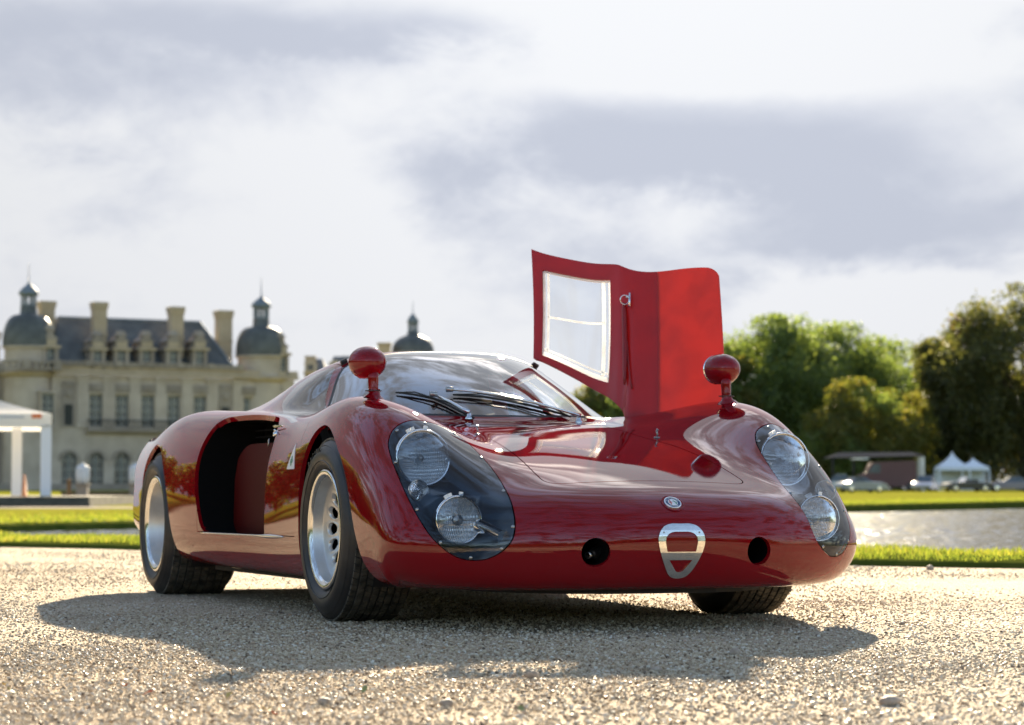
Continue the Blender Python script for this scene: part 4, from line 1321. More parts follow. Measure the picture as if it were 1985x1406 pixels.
# --- mirrors on the wings
def mirror(s, label):
    root = bpy.data.objects.new('wing_mirror', None); COL.objects.link(root); root.parent = car
    root.location = (-.05, s * .649, .849); root['label'] = label; root.empty_display_size = .05
    n, k = 40, 24; V = []
    for j in range(k + 1):
        th = PI * j / k
        for i in range(n):
            ph = 2 * PI * i / n
            d = Vector((math.cos(th), math.sin(th) * math.cos(ph), math.sin(th) * math.sin(ph)))
            x = d.x * (.085 if d.x > 0 else .032)
            zz = d.z * (.054 if d.z > 0 else .050)
            wy = .0635 * (1 - .22 * max(0, -d.z) ** 1.5)
            if d.z < 0: zz = -.050 * min(1, (-d.z) ** .9 * 1.12) - .004 * (-d.z)
            V.append((x, d.y * wy, zz))
    F = [(j * n + i, (j + 1) * n + i, (j + 1) * n + (i + 1) % n, j * n + (i + 1) % n) for j in range(k) for i in range(n)]
    MB().add(V, F).obj('mirror_shell', M_RED, root, smooth=True)
    MB().lathe([(.001, 0), (.05, 0), (.052, .003)], 32, Matrix.Translation((-.0335, 0, 0)) @ Matrix.Rotation(-PI / 2, 4, 'Y')).obj('mirror_glass', M_CHROME, root, smooth=True)
    loc, nrm = top_at(.012, s * .643)
    b = Vector(loc) - root.location
    mb = MB()
    mb.tube([(b.x - .012, b.y, -.030), (b.x - .010, b.y, -.055), (b.x - .008, b.y, -.085), (b.x - .006, b.y, b.z + .018)], [.020, .0175, .0165, .0165], 20)
    mb.obj('mirror_stem', M_RED, root, smooth=True)
    mb = MB(); mb.lathe([(.0165, -.0015), (.027, -.0015), (.027, .0015), (.0165, .0015)], 32, Matrix.Translation((b.x - .006, b.y, b.z + .022)))
    mb.obj('washer', M_BLACK, root)
    Mf = Matrix.Translation(b) @ frame((0, 0, 0), nrm, (1, 0, 0))
    MB().lathe([(.0155, .030), (.0165, .018), (.021, .009), (.030, .003), (.036, -.002)], 32, Mf).obj('mirror_foot', M_RED, root, smooth=True)
    return root
mirror(-1, 'red wing mirror over the near front wheel'); mirror(1, 'red wing mirror in front of the raised door')

# --- wipers
def lifted(pts, off):
    out = []
    for x, y in pts:
        loc, nrm = top_at(x, y)
        out.append(loc + nrm * off)
    return out
def wiper(label, blade, arm, off=.012):
    root = bpy.data.objects.new('wiper', None); COL.objects.link(root); root.parent = car; root['label'] = label
    root.empty_display_size = .05
    b = lifted(blade, .008)
    mb = MB(); mb.tube(b, [.003] + [.0048] * (len(b) - 2) + [.003], 8); mb.obj('wiper_blade', M_BLACK, root, smooth=True)
    c = lifted(blade, .019)
    mb = MB(); mb.tube([b[0], c[1], c[len(c) // 2], c[-2], b[-1]], .0026, 6); mb.obj('blade_holder', M_BLACK, root, smooth=True)
    a = lifted(arm, .026)
    mb = MB(); mb.tube(a, [.008] + [.0052] * (len(a) - 2) + [.004], 8); mb.obj('wiper_arm', M_CHROME, root, smooth=True)
    p = lifted(arm[:1], .0)[0]
    mb = MB(); mb.lathe([(.015, .0), (.015, .004), (.010, .009), (.008, .017), (.006, .021), (.0005, .022)], 20, Matrix.Translation(p)); mb.obj('wiper_pivot', M_CHROME, root, smooth=True)
    q = a[-1]
    mb = MB(); mb.lathe([(.010, -.012), (.010, .012), (.001, .012)], 12, Matrix.Translation(q) @ Matrix.Rotation(PI / 2, 4, 'X')); mb.obj('blade_clip', M_STEEL, root, smooth=True)
wiper('wiper with a thick black blade on the near half of the windscreen', [(-.725, -.328), (-.66, -.275), (-.60, -.226), (-.53, -.19), (-.47, -.16), (-.422, -.137)], [(-.436, -.150), (-.47, -.165), (-.52, -.185), (-.60, -.226)])
wiper('long slim wiper reaching across the far half of the windscreen', [(-.595, -.155), (-.56, -.06), (-.53, .03), (-.51, .11), (-.50, .19), (-.50, .26)], [(-.475, .285), (-.49, .23), (-.50, .12), (-.535, .0), (-.575, -.10), (-.605, -.165)])

# --- catches on the roof, pins on the lid
for s in (-1, 1):
    loc, nrm = top_at(-1.185, s * .385)
    mb = MB(); mb.box(-.012, .012, -.007, .008, -.004, .012); mb.bar((-.012, .006, .011), (.012, .006, .011), .007, 10)
    o = mb.obj('roof_catch', M_BLACK, car, angle=R(35)); o.matrix_local = frame(loc, nrm, (1, 0, 0))
for x, y in ((.055, -.297), (.125, .325)):
    loc, nrm = top_at(x, y)
    mb = MB(); mb.bar((0, 0, 0), (0, 0, .03), .0028, 8); mb.lathe([(.011, 0), (.011, .002), (.003, .003)], 16)
    mb.tube([(.010, 0, .010), (-.004, .003, .014), (-.012, .002, .018), (.0, -.004, .021), (.012, .002, .024), (-.004, .002, .03)], .0016, 6)
    o = mb.obj('lid_pin', M_STEEL, car, smooth=True); o.matrix_local = Matrix.Translation(loc)

# --- near side: intake, sill trim, door furniture, triangular badge
def intake():
    V, F = [], []
    xs = np.linspace(-.735, -1.50, 22)
    zb = .262
    for i, x in enumerate(xs):
        t = (x + .735) / (-1.50 + .735)
        ztop = .598 - .11 * max(0, (t - .62) / .38) ** 2.5 - .34 * max(0, (t - .90) / .10) ** 3
        for j in range(9):
            z = zb + (ztop - zb) * j / 8
            V.append((x, -(.752 - .015 * t - .02 * max(0, (z - .45) / .2) ** 2), z))
    for i in range(21):
        for j in range(8): F.append((i * 9 + j, i * 9 + j + 1, (i + 1) * 9 + j + 1, (i + 1) * 9 + j))
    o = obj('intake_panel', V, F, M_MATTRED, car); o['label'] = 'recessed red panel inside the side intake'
    for s in (-1, 1):
        # tunnel from the edge of the opening to a black back wall
        L = INTAKE[::2]; k = len(L)
        V = []
        for x, z in L:
            loc, nrm = side_at(x, z, s)
            yy = abs(loc.y) if loc is not None else .78
            V.append((x, s * (yy - .013), z))
        c = L.mean(0)
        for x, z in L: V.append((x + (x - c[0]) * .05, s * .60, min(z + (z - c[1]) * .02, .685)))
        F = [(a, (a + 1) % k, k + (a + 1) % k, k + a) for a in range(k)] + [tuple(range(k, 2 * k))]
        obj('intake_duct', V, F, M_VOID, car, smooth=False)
    mb = MB()
    for k in range(15):
        z = .30 + k * .025
        mb.box(-1.46, -.80, -.66, -.615, z, z + .006)
    mb.obj('radiator', M_VOID, car)
    # bright strip along the sill of the intake with its pointed front end
    mb = MB()
    pts = []
    for x in np.linspace(-1.45, -.50, 30):
        loc, nrm = side_at(x, .264, -1); pts.append(loc + nrm * .001)
    w = [.0032] * 18 + [.0034, .004, .005, .0065, .008, .0085, .0085, .008, .007, .0055, .004, .001]
    mb.tube(pts, w, 8)
    mb.obj('sill_trim', M_CHROME, car, smooth=True)
intake()
def door_bits():
    loc, nrm = side_at(-.79, .652, -1)
    mb = MB(); V = [(.045, 0, .003), (.02, .004, .004), (-.05, .006, .014), (-.075, .003, .018), (-.075, -.003, .018), (-.05, -.006, .014), (.02, -.004, .004)]
    mb.add(V + [(x, y, z + .005) for x, y, z in V], [tuple(range(7))[::-1], tuple(range(7, 14))] + [(i, (i + 1) % 7, 7 + (i + 1) % 7, 7 + i) for i in range(7)])
    o = mb.obj('door_handle', M_ALU, door); o.matrix_local = Matrix.Translation(loc + nrm * .004) @ Matrix(((1, 0, 0, 0), (0, 0, -1, 0), (0, 1, 0, 0), (0, 0, 0, 1))) @ Matrix.Scale(.75, 4)
    loc, nrm = side_at(-.80, .628, -1)
    mb = MB(); mb.lathe([(.018, 0), (.018, .006), (.012, .010), (.006, .013), (.0005, .013)], 20); mb.bar((0, 0, .01), (.012, .012, .02), .004, 8)
    o = mb.obj('door_lock', M_CHROME, door, smooth=True); o.matrix_local = frame(loc, nrm) @ Matrix.Scale(.7, 4)
    mb = MB(); mb.tube([(0, 0, 0), (.004, 0, .016), (-.006, .004, .034), (-.016, .004, .030), (-.016, .004, .010)], .0035, 8)
    o = mb.obj('hook', M_STEEL, door, smooth=True); o.matrix_local = Matrix.Translation((-.90, -.756, .585)) @ Matrix.Scale(.75, 4)
    # triangular badge with a four leaf clover
    P = [(-.492, .498), (-.388, .498), (-.440, .588)]
    tri = round_loop(P, .006, 4)
    V, N = [], []
    n = 40
    for j in range(n + 1):
        for i in range(n + 1):
            x, z = -.50 + .12 * i / n, .490 + .105 * j / n
            loc, nrm = side_at(x, z, -1)
            V.append(loc + nrm * .0015); N.append(nrm)
    Pq = [(j * (n + 1) + i, j * (n + 1) + i + 1, (j + 1) * (n + 1) + i + 1, (j + 1) * (n + 1) + i) for j in range(n) for i in range(n)]
    m = Mesh(np.array([tuple(v) for v in V]), np.array([tuple(v) for v in N]), Pq)
    a, _ = clip(m, sd_poly(m.V[:, 0], m.V[:, 2], tri))
    t = emit('triangle_badge', flanged(a, .0015), M_WHITE, door)
    leaf = None
    for dx, dz in ((-.009, 0), (.009, 0), (0, .010), (0, -.010)):
        loc, nrm = side_at(-.440 + dx, .526 + dz, -1)
        MB().lathe([(.0075, .0022), (.005, .0026), (.0001, .0026)], 12, frame(loc, nrm)).obj('clover_leaf', M_GREEN, t, smooth=True)
door_bits()

# --- the raised door on the far side
def mat_fibre(name, col, tcol, tr):
    m = bpy.data.materials.new(name); m.use_nodes = True
    n, l, b = nodes_of(m)
    b.inputs['Base Color'].default_value = (*col, 1); b.inputs['Roughness'].default_value = .38
    b.inputs['Coat Weight'].default_value = .3; b.inputs['Coat Roughness'].default_value = .15
    tc = n.new('ShaderNodeTexCoord'); nz = n.new('ShaderNodeTexNoise'); nz.inputs['Scale'].default_value = 9; nz.inputs['Detail'].default_value = 4
    nz.inputs['Distortion'].default_value = .4
    l.new(tc.outputs['Object'], nz.inputs['Vector'])
    bp = n.new('ShaderNodeBump'); bp.inputs['Strength'].default_value = .25; bp.inputs['Distance'].default_value = .01
    l.new(nz.outputs['Fac'], bp.inputs['Height']); l.new(bp.outputs[0], b.inputs['Normal'])
    t = n.new('ShaderNodeBsdfTranslucent')
    r = ramp(n, [(.35, tuple(c * .80 for c in tcol)), (.65, tcol)]); l.new(nz.outputs['Fac'], r.inputs[0]); l.new(r.outputs[0], t.inputs[0])
    l.new(bp.outputs[0], t.inputs['Normal'])
    mx = n.new('ShaderNodeMixShader'); mx.inputs[0].default_value = tr
    out = n['Material Output']
    l.new(b.outputs[0], mx.inputs[1]); l.new(t.outputs[0], mx.inputs[2]); l.new(mx.outputs[0], out.inputs[0])
    return m
M_FIBRE = mat_fibre('red_glassfibre_skin', (.34, .022, .012), (.95, .18, .075), .28)
M_FIBRE2 = mat_fibre('red_glassfibre_double', (.30, .012, .010), (.75, .03, .015), .20)
M_EDGE = mat_fibre('white_acrylic_edge', (.85, .86, .86), (.95, .95, .95), .6)
M_PANE = thin_glass('door_pane', (.95, .96, .97), .0, .03)
D_REAR = np.array([(-1.313,.424,1.381),(-1.25,.465,1.356),(-1.15,.535,1.327),(-1.06,.596,1.307),(-.99,.638,1.300),(-.955,.655,1.292),(-.925,.675,1.278),(-.89,.707,1.266),(-.845,.756,1.262),(-.775,.807,1.266),(-.70,.859,1.269),(-.617,.910,1.263)])
D_FRONT = np.array([(-1.128,.361,.936),(-1.08,.394,.918),(-.99,.461,.864),(-.89,.513,.809),(-.81,.539,.777),(-.75,.549,.748),(-.70,.555,.715),(-.64,.556,.675),(-.55,.623,.647),(-.47,.676,.642),(-.40,.737,.641),(-.327,.802,.640)])
def raised_door():
    k = np.arange(12.)
    ns, ntt = 132, 64
    se = np.linspace(0, 11, ns + 1)
    E = spline_matrix(k, se)
    A, B = E @ D_REAR, E @ D_FRONT
    tt = np.linspace(0, 1, ntt + 1)
    V = B[:, None] * (1 - tt)[None, :, None] + A[:, None] * tt[None, :, None]
    # the skin bulges a little between its edges
    bul = (np.sin(PI * tt) * .010)[None, :, None]
    du, dv = np.gradient(V, axis=0), np.gradient(V, axis=1)
    N = np.cross(du, dv); N /= np.linalg.norm(N, axis=2, keepdims=True)
    if N[ns // 2, ntt // 2, 0] < 0: N = -N        # the face that looks forward to the viewer
    V = V - N * bul
    flat = np.array([[s_, t_] for s_ in se for t_ in tt])
    P = [(i * (ntt + 1) + j, i * (ntt + 1) + j + 1, (i + 1) * (ntt + 1) + j + 1, (i + 1) * (ntt + 1) + j) for i in range(ns) for j in range(ntt)]
    p0 = P[ns // 2 * ntt]
    nn = np.cross(V.reshape(-1, 3)[p0[1]] - V.reshape(-1, 3)[p0[0]], V.reshape(-1, 3)[p0[2]] - V.reshape(-1, 3)[p0[1]])
    if nn @ N.reshape(-1, 3)[p0[0]] < 0: P = [p[::-1] for p in P]
    m = Mesh(V.reshape(-1, 3), N.reshape(-1, 3), P)
    # carry the parameters through the clipping as extra columns
    full = Mesh(np.concatenate([m.V, flat], 1), m.N, m.P)
    # rounded free corners of the lower edge and the curved front edge
    def corner(q, r, c_s, c_t):
        a, b = (q[:, 3] - c_s) * .062, (q[:, 4] - c_t) * .62
        return np.where((q[:, 3] > c_s) & (q[:, 4] > c_t), np.hypot(a, b) - r, -1)
    full, _ = clip(full, corner(full.V, .035, 11 - .035 / .062, 1 - .035 / .62))
    W = np.array([(.75, .052), (3.962, .105), (3.786, .884), (.742, .847)])
    Wp = round_loop(W * [.07, .5], .006, 4)
    win, skin = clip(full, sd_poly(full.V[:, 3] * .07, full.V[:, 4] * .5, Wp))
    panel, fr = clip(skin, 8.05 - skin.V[:, 3])
    def thick(q, t):
        a = Mesh(q.V[:, :3], q.N, q.P)
        back = Mesh(a.V - a.N * t, -a.N, [p[::-1] for p in a.P])
        return join(flanged(a, t), back)
    d = emit('door', thick(panel, .004), M_FIBRE)
    d['label'] = 'raised door standing open, glowing red in the sun'
    emit('door_frame', thick(fr, .022), M_FIBRE2, d)
    w3 = Mesh(win.V[:, :3] - win.N * .012, win.N, win.P)
    emit('door_window', w3, M_PANE, d)
    def at(s_, t_, off=0.0):
        e = spline_matrix(k, [s_])
        a, b = (e @ D_REAR)[0], (e @ D_FRONT)[0]
        i, j = int(round(s_ / 11 * ns)), int(round(t_ * ntt))
        return Vector(b * (1 - t_) + a * t_ - N[i, j] * .010 * math.sin(PI * t_) + N[i, j] * off)
    def strip(name, pts, w_, mat, off):
        V_, F_ = [], []
        for i, (s_, t_) in enumerate(pts):
            p = at(s_, t_, off)
            a = at(pts[min(i + 1, len(pts) - 1)][0], pts[min(i + 1, len(pts) - 1)][1]); b = at(pts[max(i - 1, 0)][0], pts[max(i - 1, 0)][1])
            ii, jj = int(round(s_ / 11 * ns)), int(round(t_ * ntt))
            nrm = Vector(N[ii, jj]); side = (a - b).normalized().cross(nrm) * w_ / 2
            V_ += [p - side, p + side, p + side - nrm * .008, p - side - nrm * .008]
        for i in range(len(pts) - 1):
            for e in range(4): F_.append((i * 4 + e, i * 4 + (e + 1) % 4, (i + 1) * 4 + (e + 1) % 4, (i + 1) * 4 + e))
        F_ += [(0, 1, 2, 3), (len(V_) - 1, len(V_) - 2, len(V_) - 3, len(V_) - 4)]
        return obj(name, V_, F_, mat, d, smooth=False)
    L = lambda a, b, n=12: [(a[0] + (b[0] - a[0]) * i / n, a[1] + (b[1] - a[1]) * i / n) for i in range(n + 1)]
    strip('window_strip', L((.78, .07), (.78, .835)), .009, M_EDGE, -.004)
    strip('window_strip', L((1.02, .10), (1.0, .84)), .006, M_EDGE, -.006)
    strip('window_strip', L((3.40, .14), (3.30, .86)), .010, M_EDGE, -.006)
    strip('window_strip', L((3.86, .13), (3.70, .87)), .008, M_EDGE, -.004)
    strip('window_strip', L((.8, .075), (3.9, .125)), .016, M_EDGE, -.003)
    strip('window_strip', L((.8, .125), (3.9, .17)), .005, M_EDGE, -.006)
    strip('window_strip', L((1.02, .435), (3.38, .55)), .005, M_EDGE, -.006)
    strip('window_strip', L((.8, .838), (3.75, .872)), .006, M_EDGE, -.005)
    # inside latch and pull cable
    mb = MB(); p = at(5.95, .80); q = at(6.0, .70)
    mb.bar(p, p + Vector((.02, -.01, 0)), .006, 8)
    c = p + Vector((.018, -.02, -.012))
    mb.tube([c + Vector((0, .018 * math.cos(t), .018 * math.sin(t))) for t in np.linspace(0, 2 * PI, 20)], .0022, 6)
    mb.bar(at(6.35, .83, .012), at(6.35, .74, .012), .005, 8)
    mb.obj('door_pull', M_CHROME, d, smooth=True)
    mb = MB()
    mb.tube([at(s_, t_, .008) for s_, t_ in L((5.6, .74), (6.15, .20), 10)], [.006, .010, .011, .011, .011, .011, .011, .011, .010, .008, .004], 8)
    mb.tube([at(s_, t_, .006) for s_, t_ in L((6.1, .50), (7.0, .22), 8)], .0035, 6)
    mb.obj('door_stay', M_FIBRE2, d, smooth=True)
    return d
raised_door()
# ------------------------------------------------------------------ background: palace, tent, vehicles, trees
CAMF = 4754.4
def bg_z(v, depth):      # height of picture row v at a given distance
    return .4257 + math.tan(math.atan((703 - v) / CAMF) + R(2.98)) * depth
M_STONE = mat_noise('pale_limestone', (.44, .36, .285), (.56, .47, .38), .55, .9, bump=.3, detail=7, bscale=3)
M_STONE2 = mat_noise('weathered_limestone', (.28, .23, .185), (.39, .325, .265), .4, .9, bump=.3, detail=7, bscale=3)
M_ORNA = mat_noise('ochre_limestone', (.43, .335, .225), (.50, .395, .275), .8, .9)
M_SLATE = mat_noise('slate_roof', (.065, .068, .066), (.11, .115, .108), .9, .5, bump=.3, detail=6, bscale=8)
M_LEAD = mat_noise('lead_flashing', (.13, .16, .19), (.19, .22, .25), 2, .6)
M_PANEW = mat_noise('dark_window_panes', (.05, .065, .08), (.11, .13, .15), .6, .12)
M_FRAMEW = mat_basic('window_frame_paint', (.30, .30, .27), .6)
M_DOORW = mat_basic('niche_shade_and_railing', (.05, .05, .045), .9)  # dark railing metal, also the painted shade of the niches

# the facade runs away to the right: local x along it, local y behind it, z up
FA = R(29)
FX0, FY0 = (0 - 992.5) / CAMF * 252.0, 252.0
def fac(u, yy=0.0):
    """distance along the facade at picture column u, for something yy behind the wall"""
    k = (u - 992.5) / CAMF
    return (k * (FY0 + yy * math.cos(FA)) - FX0 + yy * math.sin(FA)) / (math.cos(FA) - k * math.sin(FA))
def fdep(u): return FY0 + fac(u) * math.sin(FA)
def fz(v, u): return bg_z(v, fdep(u))
GZ = .3

def gable_roof(mb, x0, x1, hx0, hx1, y0, y1, z0, z1, m=0):
    """hipped roof: ridge from hx0 to hx1"""
    ym = (y0 + y1) / 2
    V = [(x0, y0, z0), (x1, y0, z0), (x1, y1, z0), (x0, y1, z0), (hx0, ym - .6, z1), (hx1, ym - .6, z1), (hx1, ym + .6, z1), (hx0, ym + .6, z1)]
    return mb.add(V, [(0, 1, 5, 4), (2, 3, 7, 6), (1, 2, 6, 5), (3, 0, 4, 7), (4, 5, 6, 7)], m)

def window(parent, x, z0, z1, w, y=-.02, nx=2, nz=4, arch=False):
    """a casement set into the wall: frame bars around panes"""
    mb = MB()
    t = .13
    d0, d1 = y + .02, y + .30
    mb.box(x - w / 2 - .16, x - w / 2, y - .14, y + .35, z0 - .1, z1 + .1); mb.box(x + w / 2, x + w / 2 + .16, y - .14, y + .35, z0 - .1, z1 + .1)
    mb.box(x - w / 2 - .3, x + w / 2 + .3, y - .22, y + .35, z1 + .1, z1 + .38); mb.box(x - w / 2 - .25, x + w / 2 + .25, y - .25, y + .35, z0 - .3, z0 - .1)
    f = mb.obj('window', M_STONE, parent)
    mb = MB()
    for i in range(nx + 1):
        xx = x - w / 2 + w * i / nx
        mb.box(xx - t / 2, xx + t / 2, y + .10, y + .22, z0, z1)
    for i in range(nz + 1):
        zz = z0 + (z1 - z0) * i / nz
        mb.box(x - w / 2 + t / 2, x + w / 2 - t / 2, y + .11, y + .21, zz - t / 2, zz + t / 2)
    mb.obj('frame', M_FRAMEW, f)
    mb = MB(); mb.add([(x - w / 2, y + .24, z0), (x + w / 2, y + .24, z0), (x + w / 2, y + .24, z1), (x - w / 2, y + .24, z1)], [(0, 1, 2, 3)])
    mb.obj('pane', M_PANEW, f)
    return f

def wall_with_holes(mb, x0, x1, z0, z1, holes, y0=0.0, th=.6):
    """wall slab pieced round rectangular openings (x0, x1, z0, z1)"""
    xs = sorted({x0, x1, *[h[0] for h in holes], *[h[1] for h in holes]})
    for a, b in zip(xs, xs[1:]):
        mid = (a + b) / 2
        cut = sorted([(h[2], h[3]) for h in holes if h[0] < mid < h[1]])
        z = z0
        for c, d in cut:
            if c > z: mb.box(a, b, y0, y0 + th, z, c)
            z = d
        if z < z1: mb.box(a, b, y0, y0 + th, z, z1)

def dormer(parent, x, u, zb, zt, zp, w):
    """stone dormer: window between piers, pediment and finial"""
    mb = MB()
    mb.box(x - w / 2, x - w / 2 + .38, -.3, 2.4, zb, zt); mb.box(x + w / 2 - .38, x + w / 2, -.3, 2.4, zb, zt)
    mb.box(x - w / 2 - .25, x + w / 2 + .25, -.45, 2.6, zt, zt + .30)
    mb.box(x - w * .40, x + w * .40, -.3, 2.4, zt + .30, zt + .95)
    mb.add([(x - w * .52, -.35, zt + .95), (x + w * .52, -.35, zt + .95), (x, -.35, zt + 1.65), (x - w * .52, 2.2, zt + .95), (x + w * .52, 2.2, zt + .95), (x, 2.2, zt + 1.65)], [(0, 1, 2), (3, 5, 4), (0, 2, 5, 3), (1, 4, 5, 2), (0, 3, 4, 1)])
    mb.box(x - .42, x + .42, -.2, .6, zt + 1.35, zp - .55)
    mb.add([(x - .62, -.35, zp - .55), (x + .62, -.35, zp - .55), (x + .62, .75, zp - .55), (x - .62, .75, zp - .55), (x - .3, -.1, zp), (x + .3, -.1, zp), (x + .3, .5, zp), (x - .3, .5, zp)], [(0, 1, 5, 4), (1, 2, 6, 5), (2, 3, 7, 6), (3, 0, 4, 7), (4, 5, 6, 7), (0, 3, 2, 1)])
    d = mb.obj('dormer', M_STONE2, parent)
    MB().box(x - w / 2 - .2, x + w / 2 + .2, -.50, -.455, zt + .02, zt + .28).box(x - w * .36, x + w * .36, -.34, -.305, zt + .36, zt + .88).obj('dormer_panel', M_ORNA, d)
    mb = MB(); mb.add([(x - w / 2 + .38, .0, zb + .2), (x + w / 2 - .38, .0, zb + .2), (x + w / 2 - .38, .0, zt), (x - w / 2 + .38, .0, zt)], [(0, 1, 2, 3)])
    mb.obj('pane', M_PANEW, d)
    mb = MB(); mb.box(x - .06, x + .06, -.1, -.01, zb + .2, zt)
    for q in (.35, .7): mb.box(x - w / 2 + .38, x - .06, -.1, -.01, zb + (zt - zb) * q - .05, zb + (zt - zb) * q + .05); mb.box(x + .06, x + w / 2 - .38, -.1, -.01, zb + (zt - zb) * q - .05, zb + (zt - zb) * q + .05)
    mb.obj('frame', M_FRAMEW, d)
    return d

def chimney(parent, x, y, w, z0, z1):
    mb = MB()
    mb.box(x - w * .42, x + w * .42, y - w * .34, y + w * .34, z0, z1 - .9)
    mb.box(x - w * .46, x + w * .46, y - w * .38, y + w * .38, z0 + (z1 - z0) * .45, z0 + (z1 - z0) * .45 + .22)
    a, b = w * .42, w * .34
    V = []
    for q, z in ((1, z1 - .9), (1.08, z1 - .75), (1.2, z1 - .25), (1.2, z1 - .05), (1.02, z1)):
        V += [(x - a * q, y - b * q, z), (x + a * q, y - b * q, z), (x + a * q, y + b * q, z), (x - a * q, y + b * q, z)]
    F = [(4 * i + k, 4 * i + (k + 1) % 4, 4 * i + 4 + (k + 1) % 4, 4 * i + 4 + k) for i in range(4) for k in range(4)] + [(16, 17, 18, 19)]
    mb.add(V, F)
    return mb.obj('chimney', M_ORNA, parent)

def balustrade(parent, x0, x1, z0, z1, y=-.35):
    mb = MB()
    mb.box(x0, x1, y - .2, y + .2, z0, z0 + .18); mb.box(x0, x1, y - .22, y + .22, z1 - .18, z1)
    n_ = int((x1 - x0) / .62)
    for i in range(n_):
        x = x0 + (i + .5) * (x1 - x0) / n_
        mb.box(x - .13, x + .13, y - .12, y + .12, z0 + .18, z1 - .18)
    k = max(2, int((x1 - x0) / 3.2))
    for i in range(k + 1):
        x = x0 + i * (x1 - x0) / k
        mb.box(x - .32, x + .32, y - .27, y + .27, z0, z1 + .12)
    return mb.obj('balustrade', M_STONE2, parent)

def domed_tower(parent, u, rpx, v_drum0, v_drum1, v_dome1, v_lant1, v_cup1, v_fin, zbase, dorm=None, yoff=2.0):
    """round tower part of a building: drum, dome, open lantern, cupola and finial"""
    dep = fdep(u) + yoff * math.cos(FA)
    s = fac(u, yoff); k = CAMF / dep
    z = lambda v: bg_z(v, dep)
    r = rpx / k
    c = Matrix.Translation((s, yoff, 0))
    MB().lathe([(r * .93, zbase), (r * .93, z(v_drum0) - .4)], 40, c).obj('tower_drum', M_STONE, parent, smooth=True)
    MB().lathe([(r * .93, z(v_drum0) - .45), (r * 1.05, z(v_drum0) - .2), (r * 1.08, z(v_drum0) + .1), (r * .97, z(v_drum0) + .15), (r * .90, z(v_drum0) + .2)], 40, c).obj('cornice', M_ORNA, parent)
    MB().lathe([(r * .90, z(v_drum0) + .1), (r * .90, z(v_drum1) - .15), (r * 1.0, z(v_drum1) - .1), (r * 1.0, z(v_drum1) + .1), (r * .95, z(v_drum1) + .1)], 40, c).obj('attic_drum', M_STONE, parent, smooth=False)
    z0, z1 = z(v_drum1) + .08, z(v_dome1)
    prof = []
    for t in np.linspace(0, 1, 12):
        prof.append((r * (.985 + .03 * math.sin(PI * t)) * math.cos(t * 1.22) ** .78 if t < .98 else r * .36, z0 + (z1 - z0) * math.sin(t * PI / 2) ** 1.05))
    prof.append((r * .33, z1 + .1)); prof.append((r * .31, z1 + .9))
    MB().lathe(prof, 40, c).obj('dome', M_SLATE, parent, smooth=True)
    zl0, zl1 = z1 + .8, z(v_lant1)
    mb = MB()
    rl = r * .27
    mb.lathe([(.001, zl0), (rl * 1.15, zl0), (rl * 1.15, zl0 + .3), (.001, zl0 + .3)], 20, c)
    for i in range(8):
        a = 2 * PI * i / 8 + .2
        mb.bar(c @ Vector((rl * math.cos(a), rl * math.sin(a), zl0)), c @ Vector((rl * math.cos(a), rl * math.sin(a), zl1)), rl * .16, 6)
    mb.obj('lantern', M_LEAD, parent)
    zc1 = z(v_cup1)
    h = zc1 - zl1
    MB().lathe([(rl * .9, zl1 - .25), (rl * 1.4, zl1 - .1), (rl * 1.45, zl1 + .1), (rl * 1.25, zl1 + h * .3), (rl * .85, zl1 + h * .58), (rl * .42, zl1 + h * .78), (rl * .22, zl1 + h * .9), (rl * .30, zl1 + h * .95), (rl * .10, zc1), (.02, zc1 + (z(v_fin) - zc1) * .5), (.001, zc1 + (z(v_fin) - zc1) * .5)], 24, c).obj('cupola', M_LEAD, parent, smooth=True)
    if dorm:
        du, dw, dv0, dv1, dv2 = dorm
        ss = fac(du)
        return ss, dw / k, z(dv0), z(dv1), z(dv2)

